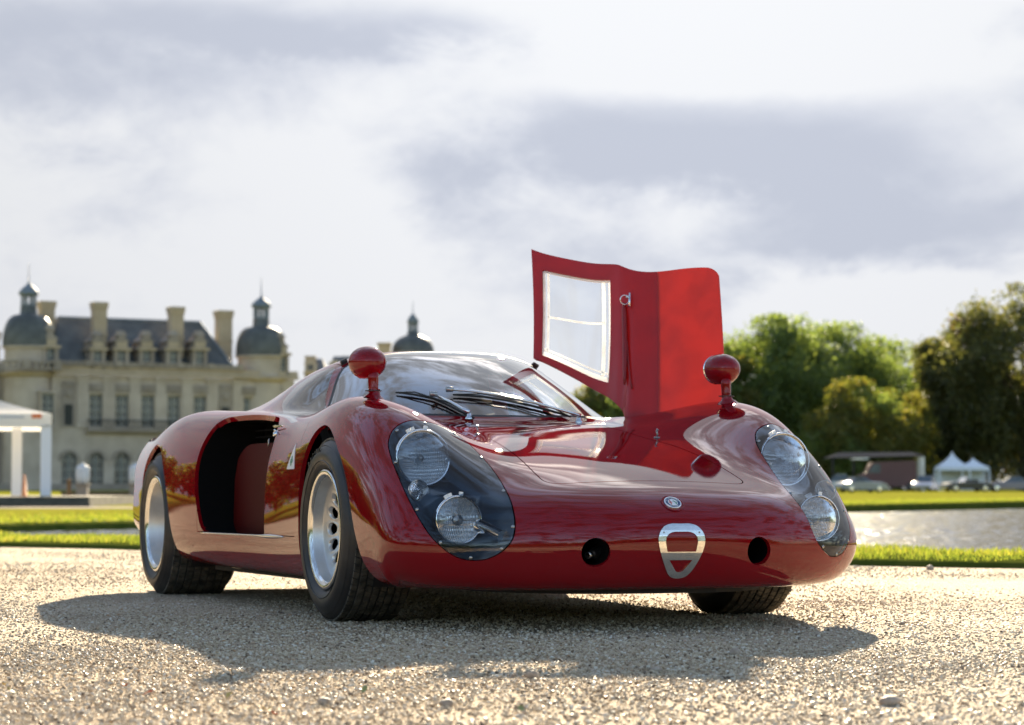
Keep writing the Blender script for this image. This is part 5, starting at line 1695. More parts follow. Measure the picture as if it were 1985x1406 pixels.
def chateau():
    b = empty('chateau', (FX0, FY0, 0), FA, 'long pale stone palace with slate roofs, dormers and two domed corner towers', 'palace')
    zc = lambda v: fz(v, 240)                 # heights measured at the middle of the wing
    s = fac
    z_base, z_cor, z_eave, z_ridge = GZ, zc(729), zc(706), zc(613)
    z_str = zc(832)
    x0, x1 = s(100), s(470)
    # openings
    wins = [(185, 23), (236, 23), (286, 23), (336, 22), (387, 22), (481, 20)]
    zw0, zw1 = zc(827), zc(766)
    holes = []
    for u, w in wins: x = s(u); ww = w / CAMF * fdep(u) / math.cos(FA); holes.append((x - ww / 2, x + ww / 2, zw0, zw1))
    arches = [(135, 27), (187, 27), (237, 27), (287, 27), (337, 25), (387, 25), (436, 25)]
    za0, za1 = zc(950), zc(878)
    ah = []
    for u, w in arches: x = s(u); ww = w / CAMF * fdep(u) / math.cos(FA); ah.append((x - ww / 2, x + ww / 2, za0, za1))
    mb = MB()
    wall_with_holes(mb, x0, s(570), z_str, z_cor - .05, holes)
    wall_with_holes(mb, x0, s(570), z_base, z_str, ah)
    mb.box(x0, s(570), .75, 9, z_base, z_cor - .1)
    mb.obj('wall', M_STONE, b)
    for h in holes: window(b, (h[0] + h[1]) / 2, h[2], h[3], h[1] - h[0], y=.1)
    for h in ah:
        x, w = (h[0] + h[1]) / 2, h[1] - h[0]
        mb = MB()
        V, F = [], []
        n_ = 12
        for i in range(n_ + 1):
            a = PI * i / n_
            for rr, yy in ((w / 2, -.12), (w / 2 + .35, -.12), (w / 2 + .35, .3), (w / 2, .3)): V.append((x - rr * math.cos(a), yy, h[3] - w / 2 + rr * math.sin(a)))
        for i in range(n_):
            for e in range(4): F.append((4 * i + e, 4 * i + 4 + e, 4 * i + 4 + (e + 1) % 4, 4 * i + (e + 1) % 4))
        mb.add(V, F)
        # spandrels that round the top of the opening
        for sg in (-1, 1):
            P = [(x + sg * w / 2, h[3])] + [(x + sg * w / 2 * math.cos(t), h[3] - w / 2 + w / 2 * math.sin(t)) for t in np.linspace(0, PI / 2, 7)]
            k = len(P)
            mb.add([(p, .02, q) for p, q in P] + [(p, .5, q) for p, q in P], [tuple(range(k)), tuple(range(k, 2 * k))] + [(i, (i + 1) % k, k + (i + 1) % k, k + i) for i in range(k)])
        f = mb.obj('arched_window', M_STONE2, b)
        mb = MB(); mb.add([(h[0], .35, h[2]), (h[1], .35, h[2]), (h[1], .35, h[3]), (h[0], .35, h[3])], [(0, 1, 2, 3)]); mb.obj('pane', M_PANEW, f)
        mb = MB(); mb.box(x - .07, x + .07, .22, .34, h[2], h[3])
        for q in (.3, .55, .78): mb.box(h[0], h[1], .24, .32, h[2] + (h[3] - h[2]) * q - .06, h[2] + (h[3] - h[2]) * q + .06)
        mb.obj('frame', M_FRAMEW, f)
    # carved panels over the windows, niches between
    mb = MB()
    for u, w in wins:
        x = s(u); ww = 26 / CAMF * fdep(u)
        mb.box(x - ww * .62, x + ww * .62, -.16, .0, zc(762), zc(745)); mb.box(x - ww * .4, x + ww * .4, -.28, -.16, zc(757), zc(748))
    mb.obj('carved_panel', M_STONE2, b)
    for u in (132, 436, 540):
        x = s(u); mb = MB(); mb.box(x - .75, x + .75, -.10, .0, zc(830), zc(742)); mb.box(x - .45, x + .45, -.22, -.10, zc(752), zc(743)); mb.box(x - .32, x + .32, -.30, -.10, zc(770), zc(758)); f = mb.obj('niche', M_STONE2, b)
        MB().box(x - .45, x + .45, -.125, -.102, zc(826), zc(786)).obj('niche_shade', M_DOORW, f)  # flat dark plate on the stone, the shade of a niche given as colour
    for u in (160, 210, 261, 311, 362, 411, 461, 510, 556):
        x = s(u); mb = MB(); mb.box(x - .62, x + .62, -.14, -.002, z_str + .1, z_cor - .06); mb.box(x - .75, x + .75, -.2, -.002, z_cor - .5, z_cor - .07); mb.box(x - .75, x + .75, -.2, -.002, z_str + .1, z_str + .5)
        mb.obj('pilaster', M_STONE, b)
    MB().box(s(100), s(575), -.55, .5, z_cor, z_cor + .35).box(s(100), s(575), -.30, .5, z_cor + .35, z_cor + .9).obj('cornice', M_ORNA, b)
    MB().box(s(165), s(575), -.75, .0, z_str - .28, z_str).box(s(165), s(575), -.35, .0, z_str - .55, z_str - .28).obj('balcony', M_STONE2, b)
    balustrade(b, s(104), s(463), z_cor + .92, z_eave + .15)
    mb = MB(); mb.bar((s(165), -.7, z_str + .9), (s(470), -.7, z_str + .9), .06, 6)
    for k_ in range(60): x = s(165) + (s(470) - s(165)) * k_ / 59; mb.box(x - .03, x + .03, -.72, -.68, z_str, z_str + .9)
    mb.obj('balcony_railing', M_DOORW, b)
    # roofs
    mb = MB(); gable_roof(mb, s(103), s(458), s(110, 5.3), s(386, 5.3), .3, 11.5, z_eave - .3, z_ridge)
    rf = mb.obj('roof', M_SLATE, b)
    zm = (z_eave + z_ridge) / 2
    mb = MB(); mb.bar((s(110, 5.3), 5.3, z_ridge), (s(386, 5.3), 5.3, z_ridge), .16, 6); mb.bar((s(386, 5.3), 5.3, z_ridge), (s(458), .3, z_eave - .3), .16, 6)
    mb.obj('ridge_flashing', M_LEAD, rf)
    for u, w, v1, yy in ((190, 31, 586, 2.0), (339, 31, 595, 2.0), (432, 34, 602, 4.0), (88, 33, 584, 5.0)):
        dep = fdep(u); chimney(b, s(u, yy), yy, w / CAMF * dep, z_eave, bg_z(v1, dep + yy))
    for u in (187, 233, 282, 334, 385):
        dep = fdep(u)
        dormer(b, s(u), u, bg_z(716, dep), bg_z(680, dep), bg_z(641, dep), 30 / CAMF * dep)
    # corner towers
    d = domed_tower(b, 53, 50, 724, 674, 610, 570, 548, 470, GZ, (93, 36, 716, 676, 630))
    dormer(b, d[0], 93, d[2], d[3], d[4], d[1])
    d = domed_tower(b, 505, 50, 735, 692, 634, 594, 574, 500, GZ, (541, 36, 728, 690, 646))
    dormer(b, d[0], 541, d[2], d[3], d[4], d[1])
    window(b, s(86), zc(826), zc(768), 1.3, y=-1.0)
    balustrade(b, s(-20), s(104), zc(722), zc(705), y=-1.2)
    chimney(b, s(2), 4, 1.9, z_eave, fz(640, 10))
    # the next wing, cut off by the left edge of the picture
    MB().box(s(-70, 3), s(14, 3), 3, 12, GZ, fz(700, 0)).box(s(-70, 3), s(15, 3), 2.7, 3, fz(722, 0), fz(716, 0)).obj('side_wing', M_STONE2, b)
    # taller plinth along the foot
    MB().box(s(-30), s(575), -.25, -.01, GZ - .5, GZ + .8).obj('plinth', M_STONE2, b)
chateau()

def small_buildings():
    # chapel wing with a steep roof right of the palace, and the far dome that looks over the car roof
    D = 330.0
    X = lambda u: (u - 992.5) / CAMF * D
    Z = lambda v: bg_z(v, D)
    b = empty('chapel', (X(640), D, 0), 0, 'low stone pavilion with dark mansard roof between the palace and the car mirror', 'pavilion')
    ox = X(640)
    x = lambda u: X(u) - ox
    MB().box(x(590), x(700), 0, 9, GZ, Z(722)).obj('wall', M_STONE2, b)
    mb = MB(); gable_roof(mb, x(588), x(632), x(600), x(620), -.3, 9.3, Z(722), Z(693)); gable_roof(mb, x(634), x(702), x(642), x(694), -.3, 9.3, Z(722), Z(688))
    mb.obj('roof', M_SLATE, b)
    chimney(b, x(598), 3, 1.5, Z(720), Z(688)); chimney(b, x(664), 6, 1.3, Z(700), Z(686))
    for u in (602, 650, 680):
        mb = MB(); mb.box(x(u) - .8, x(u) + .8, -.6, 1.5, Z(722), Z(704)); mb.add([(x(u) - 1, -.7, Z(704)), (x(u) + 1, -.7, Z(704)), (x(u), -.7, Z(698)), (x(u) - 1, 1.5, Z(704)), (x(u) + 1, 1.5, Z(704)), (x(u), 1.5, Z(698))], [(0, 1, 2), (3, 5, 4), (0, 2, 5, 3), (1, 4, 5, 2)])
        d = mb.obj('dormer', M_STONE, b)
        MB().box(x(u) - .45, x(u) + .45, -.63, -.605, Z(719), Z(707)).obj('pane', M_PANEW, d)
    for u in (610, 640, 670): window(b, x(u), Z(790), Z(750), 1.4, y=-.1)
    MB().box(x(588), x(704), -.4, 0, Z(726), Z(722)).obj('cornice', M_ORNA, b)
    t = empty('domed_tower', (X(800), D, 0), 0, 'far grey dome with open lantern just above the car roof', 'tower')
    k = CAMF / D
    r = 42 / k
    MB().lathe([(r, GZ), (r, Z(690)), (r * 1.06, Z(688)), (r * 1.06, Z(684)), (r, Z(683))], 36).obj('tower_drum', M_STONE2, t)
    z0, z1 = Z(684), Z(651)
    MB().lathe([(r * .98, z0), (r * .96, z0 + (z1 - z0) * .3), (r * .86, z0 + (z1 - z0) * .6), (r * .64, z0 + (z1 - z0) * .85), (r * .38, z1), (r * .27, z1 + .15), (r * .25, z1 + .6)], 36).obj('dome', M_SLATE, t, smooth=True)
    rl = r * .2; zl0, zl1 = z1 + .5, Z(627)
    mb = MB(); mb.lathe([(.001, zl0), (rl * 1.2, zl0), (rl * 1.2, zl0 + .25), (.001, zl0 + .25)], 16)
    for i in range(8):
        a = 2 * PI * i / 8 + .2; mb.bar((rl * math.cos(a), rl * math.sin(a), zl0), (rl * math.cos(a), rl * math.sin(a), zl1), rl * .18, 6)
    mb.obj('lantern', M_LEAD, t)
    h = Z(607) - zl1
    MB().lathe([(rl * .9, zl1 - .2), (rl * 1.35, zl1), (rl * 1.25, zl1 + h * .35), (rl * .7, zl1 + h * .7), (rl * .25, zl1 + h * .9), (rl * .1, zl1 + h), (.03, Z(585)), (.001, Z(585))], 20).obj('cupola', M_LEAD, t, smooth=True)
    MB().box(x(735) + ox - X(800), x(758) + ox - X(800), -3, -1.2, Z(720), Z(672)).box(x(733) + ox - X(800), x(760) + ox - X(800), -3.2, -1, Z(672), Z(667)).obj('chimney', M_ORNA, t)
small_buildings()

# --- terrace, tent and what stands by it
def terrace():
    D = 78.0
    X = lambda u, d=D: (u - 992.5) / CAMF * d
    Z = lambda v, d=D: bg_z(v, d)
    w = empty('terrace_steps', (X(60), D, 0), 0, 'grey stone steps and platform under the white tent', 'steps')
    ox = X(60); x = lambda u: X(u) - ox
    g = lawn_z(D)
    MB().box(x(-260), x(176), 0, .45, g - .1, Z(980)).obj('step', M_BANKSTONE, w)
    MB().box(x(-260), x(171), .45, .9, g - .1, Z(973)).obj('step', M_BANKSTONE, w)
    MB().box(x(-260), x(165), .9, 14, g - .1, Z(963)).obj('platform', M_BANKSTONE, w)
    D2 = 92.0
    w2 = empty('terrace_wall', (X(400, D2), D2, 0), 0, 'long low mossy stone wall before the palace', 'wall')
    ox2 = X(400, D2); x2 = lambda u: X(u, D2) - ox2
    mb = MB(); n_ = 60
    MB().box(x2(120), x2(1000), 0, .6, lawn_z(D2) - .2, bg_z(956, D2)).obj('wall', mat_noise('mossy_stone', (.16, .14, .08), (.24, .21, .14), 1.2, .9, bump=.5), w2)
    MB().box(x2(118), x2(1002), -.08, .7, bg_z(956, D2), bg_z(953, D2)).obj('coping', M_BANKSTONE, w2)
    # pale gravel path at the foot of the wall
    V = [(X(-400, 70), 72.5, lawn_z(72) + .012), (X(1100, 70), 72.5, lawn_z(72) + .012), (X(1100, 77), 77.5, lawn_z(77) + .012), (X(-400, 77), 77.5, lawn_z(77) + .012)]
    o = obj('path', V, [(0, 1, 2, 3)], mat_noise('path_gravel', (.38, .33, .27), (.46, .41, .34), 3, .95, Specular_IOR_Level=0.0), smooth=False); o['kind'] = 'structure'
    # tent
    D3 = 81.0
    X3 = lambda u: (u - 992.5) / CAMF * D3
    Z3 = lambda v: bg_z(v, D3)
    zf = Z(963)
    mw = mat_basic('white_canvas', (.84, .84, .86), .7)
    n, l, bb = nodes_of(mw)
    tr = n.new('ShaderNodeBsdfTranslucent'); tr.inputs[0].default_value = (.9, .89, .86, 1); mx = n.new('ShaderNodeMixShader'); mx.inputs[0].default_value = .5
    l.new(bb.outputs[0], mx.inputs[1]); l.new(tr.outputs[0], mx.inputs[2]); l.new(mx.outputs[0], n['Material Output'].inputs[0])
    mpost = mat_basic('pale_post_cover', (.80, .80, .85), .6)
    t = empty('tent', (X3(98), D3, zf), R(13), 'white pitched event tent with orange logo at the left edge', 'tent')
    hw = X3(98) - X3(0); zr = Z3(802) - zf; zt = Z3(752) - zf; zv = Z3(829) - zf
    cx = -hw * 1.55
    W = -cx                                     # half width
    corners = [(cx - W, 0), (cx + W, 0), (cx + W, 2 * W), (cx - W, 2 * W)]
    V = [(*c, zr) for c in corners]; F = []
    rings = 6
    for i in range(1, rings):
        q = i / rings
        for c in corners: V.append((c[0] + (cx - c[0]) * q, c[1] + (W - c[1]) * q, zr + (zt - zr) * (q ** 1.25)))
    V.append((cx, W, zt))
    for i in range(rings - 1):
        for e in range(4): F.append((4 * i + e, 4 * i + (e + 1) % 4, 4 * i + 4 + (e + 1) % 4, 4 * i + 4 + e))
    F += [(4 * (rings - 1) + e, 4 * (rings - 1) + (e + 1) % 4, len(V) - 1) for e in range(4)]
    obj('canopy', V, F, mw, t, smooth=False)
    mb = MB()
    for a, c in zip(corners, corners[1:] + corners[:1]):
        dx, dy = (1 if c[0] > a[0] else -1 if c[0] < a[0] else 0), (1 if c[1] > a[1] else -1 if c[1] < a[1] else 0)
        nx_, ny_ = dy, -dx
        P = [(a[0], a[1]), (c[0], c[1]), (c[0] + nx_ * .03, c[1] + ny_ * .03), (a[0] + nx_ * .03, a[1] + ny_ * .03)]
        mb.add([(p[0], p[1], z) for z in (zv, zr) for p in P], [(0, 1, 5, 4), (1, 2, 6, 5), (2, 3, 7, 6), (3, 0, 4, 7), (0, 3, 2, 1), (4, 5, 6, 7)])
    vl = mb.obj('valance', mw, t)
    MB().box(X3(62) - X3(98), X3(81) - X3(98), -.045, -.034, Z3(811) - zf, Z3(803) - zf).obj('orange_logo', mat_basic('orange_print', (.75, .16, .02), .6), vl)
    mb = MB()
    mb.box(-hw, X3(48) - X3(98), -.042, -.034, Z3(811.5) - zf, Z3(806) - zf)
    mb.obj('grey_lettering', mat_basic('grey_print', (.55, .56, .60), .6), vl)
    for (px, py) in ((X3(90) - X3(98), .12), (-.95, 2 * W - .3), (cx - W + .15, .12), (cx - W + .15, 2 * W - .3)):
        r_ = 10 / CAMF * D3
        MB().box(px - r_, px + r_, py - .12, py + .12, .03, zv + .1).obj('post', mpost, t)
        if True: MB().box(px - r_ - .03, px + r_ + .03, py - .16, py + .16, 0, .03).obj('foot_plate', M_STEEL, t)
    mb = MB(); mb.lathe([(.13, 0), (.13, .03), (.09, .04), (.026, .72), (.001, .73)], 16)
    c = mb.obj('traffic_cone', mat_basic('orange_plastic', (.62, .24, .11), .6), smooth=True); c.location = (X3(38) , D3 + .9, zf); tag(c, 'slim orange cone standing under the white tent', 'cone')
    # lantern shaped stone urns and posts along the terrace
    D4 = 91.0
    X4 = lambda u: (u - 992.5) / CAMF * D4
    for u, lab in ((161, 'white urn with a cap on a stone plinth beside the tent'), (264, 'white urn on a plinth half hidden by the car tail')):
        root = empty('urn', (X4(u), D4, lawn_z(D4)), 0, lab, 'urn', 'white urns along the terrace')
        zz = lambda v: bg_z(v, D4) - lawn_z(D4)
        MB().box(-.20, .20, -.2, .2, 0, zz(940)).box(-.26, .26, -.26, .26, zz(940), zz(938)).obj('plinth', M_STONE2, root)
        MB().lathe([(.14, zz(938)), (.25, zz(934)), (.26, zz(925)), (.255, zz(910)), (.23, zz(905)), (.12, zz(902)), (.07, zz(900)), (.075, zz(898)), (.001, zz(897))], 24).obj('vase', mat_basic('white_plaster', (.62, .64, .68), .6), root, smooth=True)
    p = MB().lathe([(.08, 0), (.075, bg_z(931, D4) - lawn_z(D4)), (.10, bg_z(930, D4) - lawn_z(D4)), (.001, bg_z(928, D4) - lawn_z(D4))], 12).obj('post', mat_basic('brown_wood', (.30, .17, .08), .7), smooth=True)
    p.location = (X4(135), D4, lawn_z(D4)); tag(p, 'short brown wooden post left of the white urn', 'post')
terrace()

# --- trees
def leaf_mat(name, c1, c2, c3, tr=.5):
    m = mat_grass(name, c1, c2, c3, tr)
    return m
M_LEAF_G = leaf_mat('green_foliage', (.065, .098, .032), (.112, .150, .042), (.165, .185, .046), .52)
M_LEAF_D = leaf_mat('dark_foliage', (.045, .056, .020), (.082, .088, .028), (.14, .112, .034), .5)
M_LEAF_Y = leaf_mat('yellowing_foliage', (.065, .085, .016), (.125, .125, .024), (.18, .125, .028), .5)
M_LEAF_R = leaf_mat('russet_foliage', (.050, .035, .012), (.10, .055, .018), (.14, .065, .02), .40)
M_BARK = mat_noise('bark', (.035, .028, .020), (.07, .058, .042), 3, .95, bump=.6)

def tree(u, D, vtop, wpx, label, mat, seed, leaves=15000, vbase=None, openness=.35, shape=.62, leaf=.52, group='trees beyond the water', lobes=26, second=None):
    r = np.random.default_rng(seed)
    X = (u - 992.5) / CAMF * D
    zb = lawn_z(D)
    H = bg_z(vtop, D) - zb
    W = wpx / CAMF * D / 2
    root = empty('tree', (X, D, zb), r.uniform(0, 6), label, 'tree', group)
    # trunk and limbs
    mb = MB()
    tr = H * .022 + .12
    bend = r.normal(0, .25, (5, 2)).cumsum(0) * .5
    pts = [(bend[i][0] * i / 4, bend[i][1] * i / 4, H * .62 * i / 4 - .2) for i in range(5)]
    mb.tube(pts, [tr * 1.35, tr, tr * .8, tr * .55, tr * .3], 9)
    C = []
    for k in range(lobes):
        a = 2 * PI * (k * .618 + r.uniform(-.1, .1)); t = (k + .5) / lobes
        hz = .07 + .80 * t ** shape
        prof = math.sin(PI * min(1, (hz - .02) / 1.02) ** .8) ** .62
        rad = W * prof * math.sqrt(r.uniform(.30, 1.0)) * .92
        c = np.array([rad * math.cos(a), rad * math.sin(a), H * hz + r.uniform(-.03, .03) * H])
        C.append((c, W * r.uniform(.36, .58) * (1.1 - .5 * t)))
        if k % 2 == 0:
            s0 = Vector(pts[min(4, 1 + int(hz * 3.2))]); e = Vector(c)
            mid = (s0 + e) / 2 + Vector((0, 0, -.04 * H))
            mb.tube([s0, mid, e], [tr * .34, tr * .2, tr * .06], 6)
    mb.obj('trunk', M_BARK, root, smooth=True)
    C.append((np.array([0, 0, H * .93]), W * .30))
    def foliage(name, sel, n_, mt):
        V = []
        tot = sum(c[1] ** 2 for c in sel)
        allp, alln = [], []
        for c, rad in sel:
            k = max(30, int(n_ * rad ** 2 / tot))
            # leafy sprays: clumps on the shell of each bough
            nc = max(5, int(k / 12))
            d = r.normal(size=(nc, 3)); d /= np.linalg.norm(d, axis=1, keepdims=True)
            d[:, 2] = d[:, 2] * .85 + .12
            q = c + d * rad * (r.random((nc, 1)) ** openness) * np.array([1, 1, .82])
            p = np.repeat(q, 12, 0) + r.normal(0, rad * .12 + .06, (nc * 12, 3))
            allp.append(p); alln.append(np.repeat(d, 12, 0) + r.normal(0, .65, (nc * 12, 3)))
        P = np.concatenate(allp); N = np.concatenate(alln); N /= np.linalg.norm(N, axis=1, keepdims=True)
        m_ = (P[:, 2] > .02 * H) & (P[:, 2] < H * 1.01); P, N = P[m_], N[m_]
        k = len(P)
        a = np.cross(N, r.normal(size=(k, 3))); a /= np.linalg.norm(a, axis=1, keepdims=True); b = np.cross(N, a)
        s = (leaf * r.uniform(.55, 1.25, k))[:, None]
        Q = np.stack([P - a * s * .5, P + b * s * .30 + N * s * .08, P + a * s * .5, P - b * s * .30 + N * s * .08], 1).reshape(-1, 3)
        i = np.arange(k) * 4
        o = obj(name, Q, np.stack([i, i + 1, i + 2, i + 3], 1).tolist(), mt, root, smooth=False)
        o['kind'] = 'stuff'
    if second:
        cut = second[1]
        foliage('crown', [c for k, c in enumerate(C) if not cut(k, c)], leaves, mat)
        foliage('crown', [c for k, c in enumerate(C) if cut(k, c)], int(leaves * .35), second[0])
    else: foliage('crown', C, leaves, mat)
    return root
tree(1500, 285, 612, 300, 'broad green tree just right of the far mirror', M_LEAF_G, 1, 42000)
tree(1630, 300, 626, 290, 'green tree behind, second from the far mirror, slightly lower', M_LEAF_G, 2, 38000)
tree(1738, 315, 664, 260, 'lower green tree in the dip left of the russet one', M_LEAF_G, 3, 30000)
tree(1665, 258, 733, 190, 'round yellowing bushy tree standing in front of the green trees', M_LEAF_Y, 4, 20000, leaf=.38, shape=.8, second=(M_LEAF_G, lambda k, c: k % 3 == 0))
tree(1770, 262, 760, 110, 'small yellow green bush beside the russet tree', M_LEAF_Y, 5, 11000, leaf=.38, shape=.8)
tree(1868, 275, 604, 190, 'russet brown autumn tree left of the tall dark tree', M_LEAF_D, 6, 26000, openness=.5, second=(M_LEAF_R, lambda k, c: c[0][0] < 1 and k % 3 != 0))
tree(1985, 268, 552, 330, 'tall dark tree with gaps of sky at the right edge', M_LEAF_D, 7, 36000, openness=.55, lobes=34)
tree(2120, 275, 585, 280, 'dark tree cut off by the right edge of the picture', M_LEAF_D, 8, 12000)
tree(1408, 278, 664, 150, 'pale green tree half hidden behind the raised door', M_LEAF_Y, 9, 13000, second=(M_LEAF_G, lambda k, c: k % 2 == 0))
tree(1290, 270, 700, 220, 'green tree mostly hidden behind the raised door', M_LEAF_G, 10, 13000)
tree(1175, 275, 745, 200, 'tree seen in the gap between windscreen and raised door', M_LEAF_Y, 11, 13000, second=(M_LEAF_G, lambda k, c: k % 2 == 0))
def hedge():
    r = np.random.default_rng(77)
    D = 288.0; n_ = 42000
    X = lambda u: (u - 992.5) / CAMF * D
    x = r.uniform(X(1080), X(2200), n_); y = D + r.uniform(-1.5, 3.5, n_)
    top = 4.6 + .8 * np.sin(x * .35) + .5 * np.sin(x * .9 + 1)
    z = lawn_z(D) + r.random(n_) ** .7 * top
    P = np.stack([x, y, z], 1); N = r.normal(size=(n_, 3)); N /= np.linalg.norm(N, axis=1, keepdims=True)
    a = np.cross(N, r.normal(size=(n_, 3))); a /= np.linalg.norm(a, axis=1, keepdims=True); b = np.cross(N, a); s = r.uniform(.2, .42, n_)[:, None]
    Q = np.stack([P - a * s * .5, P + b * s * .3, P + a * s * .5, P - b * s * .3], 1).reshape(-1, 3); i = np.arange(n_) * 4
    o = obj('hedge', Q, np.stack([i, i + 1, i + 2, i + 3], 1).tolist(), M_LEAF_D, smooth=False)
    tag(o, 'dark undergrowth along the foot of the trees', 'hedge', kind='stuff')
hedge()

# --- vehicles and tents across the water on the right
def car_body(name, label, u, D, rz, col, L=4.2, W=1.65, H=1.35, roof=True, group='cars parked across the water', rough=.12):
    X = (u - 992.5) / CAMF * D
    root = empty(name, (X, D, lawn_z(D)), rz, label, 'car', group)
    m = mat_basic('paint_' + label.split()[0], col, rough, 0.0, Coat_Weight=1.0, Coat_Roughness=.03)
    # side outline lofted across the width
    prof = [(-L / 2, .42), (-L / 2 + .05, .62), (-L / 2 + .25, .78), (-L * .20, .86), (L * .12, .88), (L * .36, .80), (L / 2 - .12, .68), (L / 2, .50), (L / 2 - .03, .30), (L / 2 - .2, .24), (-L / 2 + .2, .24), (-L / 2, .32)]
    ys = [-.5, -.47, -.40, .40, .47, .5]; sc = [.90, .97, 1, 1, .97, .90]
    V, F = [], []; k = len(prof)
    for q, s_ in zip(ys, sc):
        for x, z in prof: V.append((x * (.96 + .04 * s_), q * W, .24 + (z - .24) * s_))
    for j in range(5):
        for i in range(k): F.append((j * k + i, j * k + (i + 1) % k, (j + 1) * k + (i + 1) % k, (j + 1) * k + i))
    F += [tuple(range(k))[::-1], tuple(range(5 * k, 6 * k))]
    MB().add(V, F).obj('body', m, root, angle=R(40))
    cab = [(-L * .30, .84), (-L * .19, H - .02), (L * .02, H), (L * .17, .88)]
    if roof:
        V, F = [], []
        for q, s_ in ((-.44, 0), (-.36, 1), (.36, 1), (.44, 0)):
            for x, z in cab: V.append((x * (1 if s_ == 0 else .93), q * W, z if s_ else min(z, .84 + (z - .84) * .35)))
        for j in range(3):
            for i in range(3): F.append((j * 4 + i, j * 4 + i + 1, (j + 1) * 4 + i + 1, (j + 1) * 4 + i))
        F += [(0, 1, 2, 3), (12, 15, 14, 13)]
        MB().add(V, F).obj('cabin', M_PANEW, root, angle=R(30))
        MB().box(-L * .18, L * .02, -.35 * W, .35 * W, H, H + .03).obj('roof', m, root)
    else:
        V = [(L * .12, -.40 * W, .86), (L * .12, .40 * W, .86), (L * .03, .36 * W, H), (L * .03, -.36 * W, H)]
        MB().add(V + [(x - .03, y, z) for x, y, z in V], [(0, 1, 2, 3), (4, 7, 6, 5), (2, 3, 7, 6)]).obj('windscreen', M_CHROME, root)
        MB().box(-L * .20, -L * .05, -.32 * W, -.04, .6, 1.05).box(-L * .20, -L * .05, .04, .32 * W, .6, 1.05).obj('seat', M_SEAT, root)
    for sx in (-1, 1):
        for sy in (-1, 1):
            M = Matrix.Translation((sx * L * .31, sy * (W / 2 - .1), .31)) @ Matrix.Rotation(PI / 2, 4, 'X')
            w_ = MB().lathe([(.001, -.1), (.2, -.1), (.29, -.09), (.31, -.05), (.31, .05), (.29, .09), (.2, .1), (.001, .1)], 20, M).obj('wheel', M_TYRE, root, smooth=True)
            MB().lathe([(.001, -sy * .105), (.12, -sy * .108), (.19, -sy * .102)], 16, M).obj('rim', M_LIP, w_)
    for sy in (-1, 1):
        MB().lathe([(.001, .03), (.06, .02), (.085, 0), (.085, -.05)], 14, Matrix.Translation((L / 2 - .06, sy * W * .36, .60)) @ Matrix.Rotation(PI / 2, 4, 'Y')).obj('headlight', M_CHROME, root, smooth=True)
    MB().box(L / 2 + .005, L / 2 + .06, -W * .44, W * .44, .40, .47).obj('bumper', M_CHROME, root)
    return root
car_body('parked_car', 'dark open sports car before the white tents', 1872, 205, R(195), (.02, .03, .03), L=4.3, H=1.22, roof=False)
car_body('parked_car', 'grey low coupe beside the far headlamp', 1668, 190, R(20), (.18, .23, .25), L=3.9, H=1.2)
car_body('parked_car', 'pale lilac car between van and open car', 1792, 212, R(250), (.42, .42, .55), L=3.9)
car_body('parked_car', 'white saloon partly hidden by the red fender', 1622, 215, R(170), (.62, .62, .62), L=4.5, H=1.5)
car_body('parked_car', 'blue grey car at the right edge of the frame', 1958, 208, R(182), (.12, .13, .20), L=4.3, H=1.3)

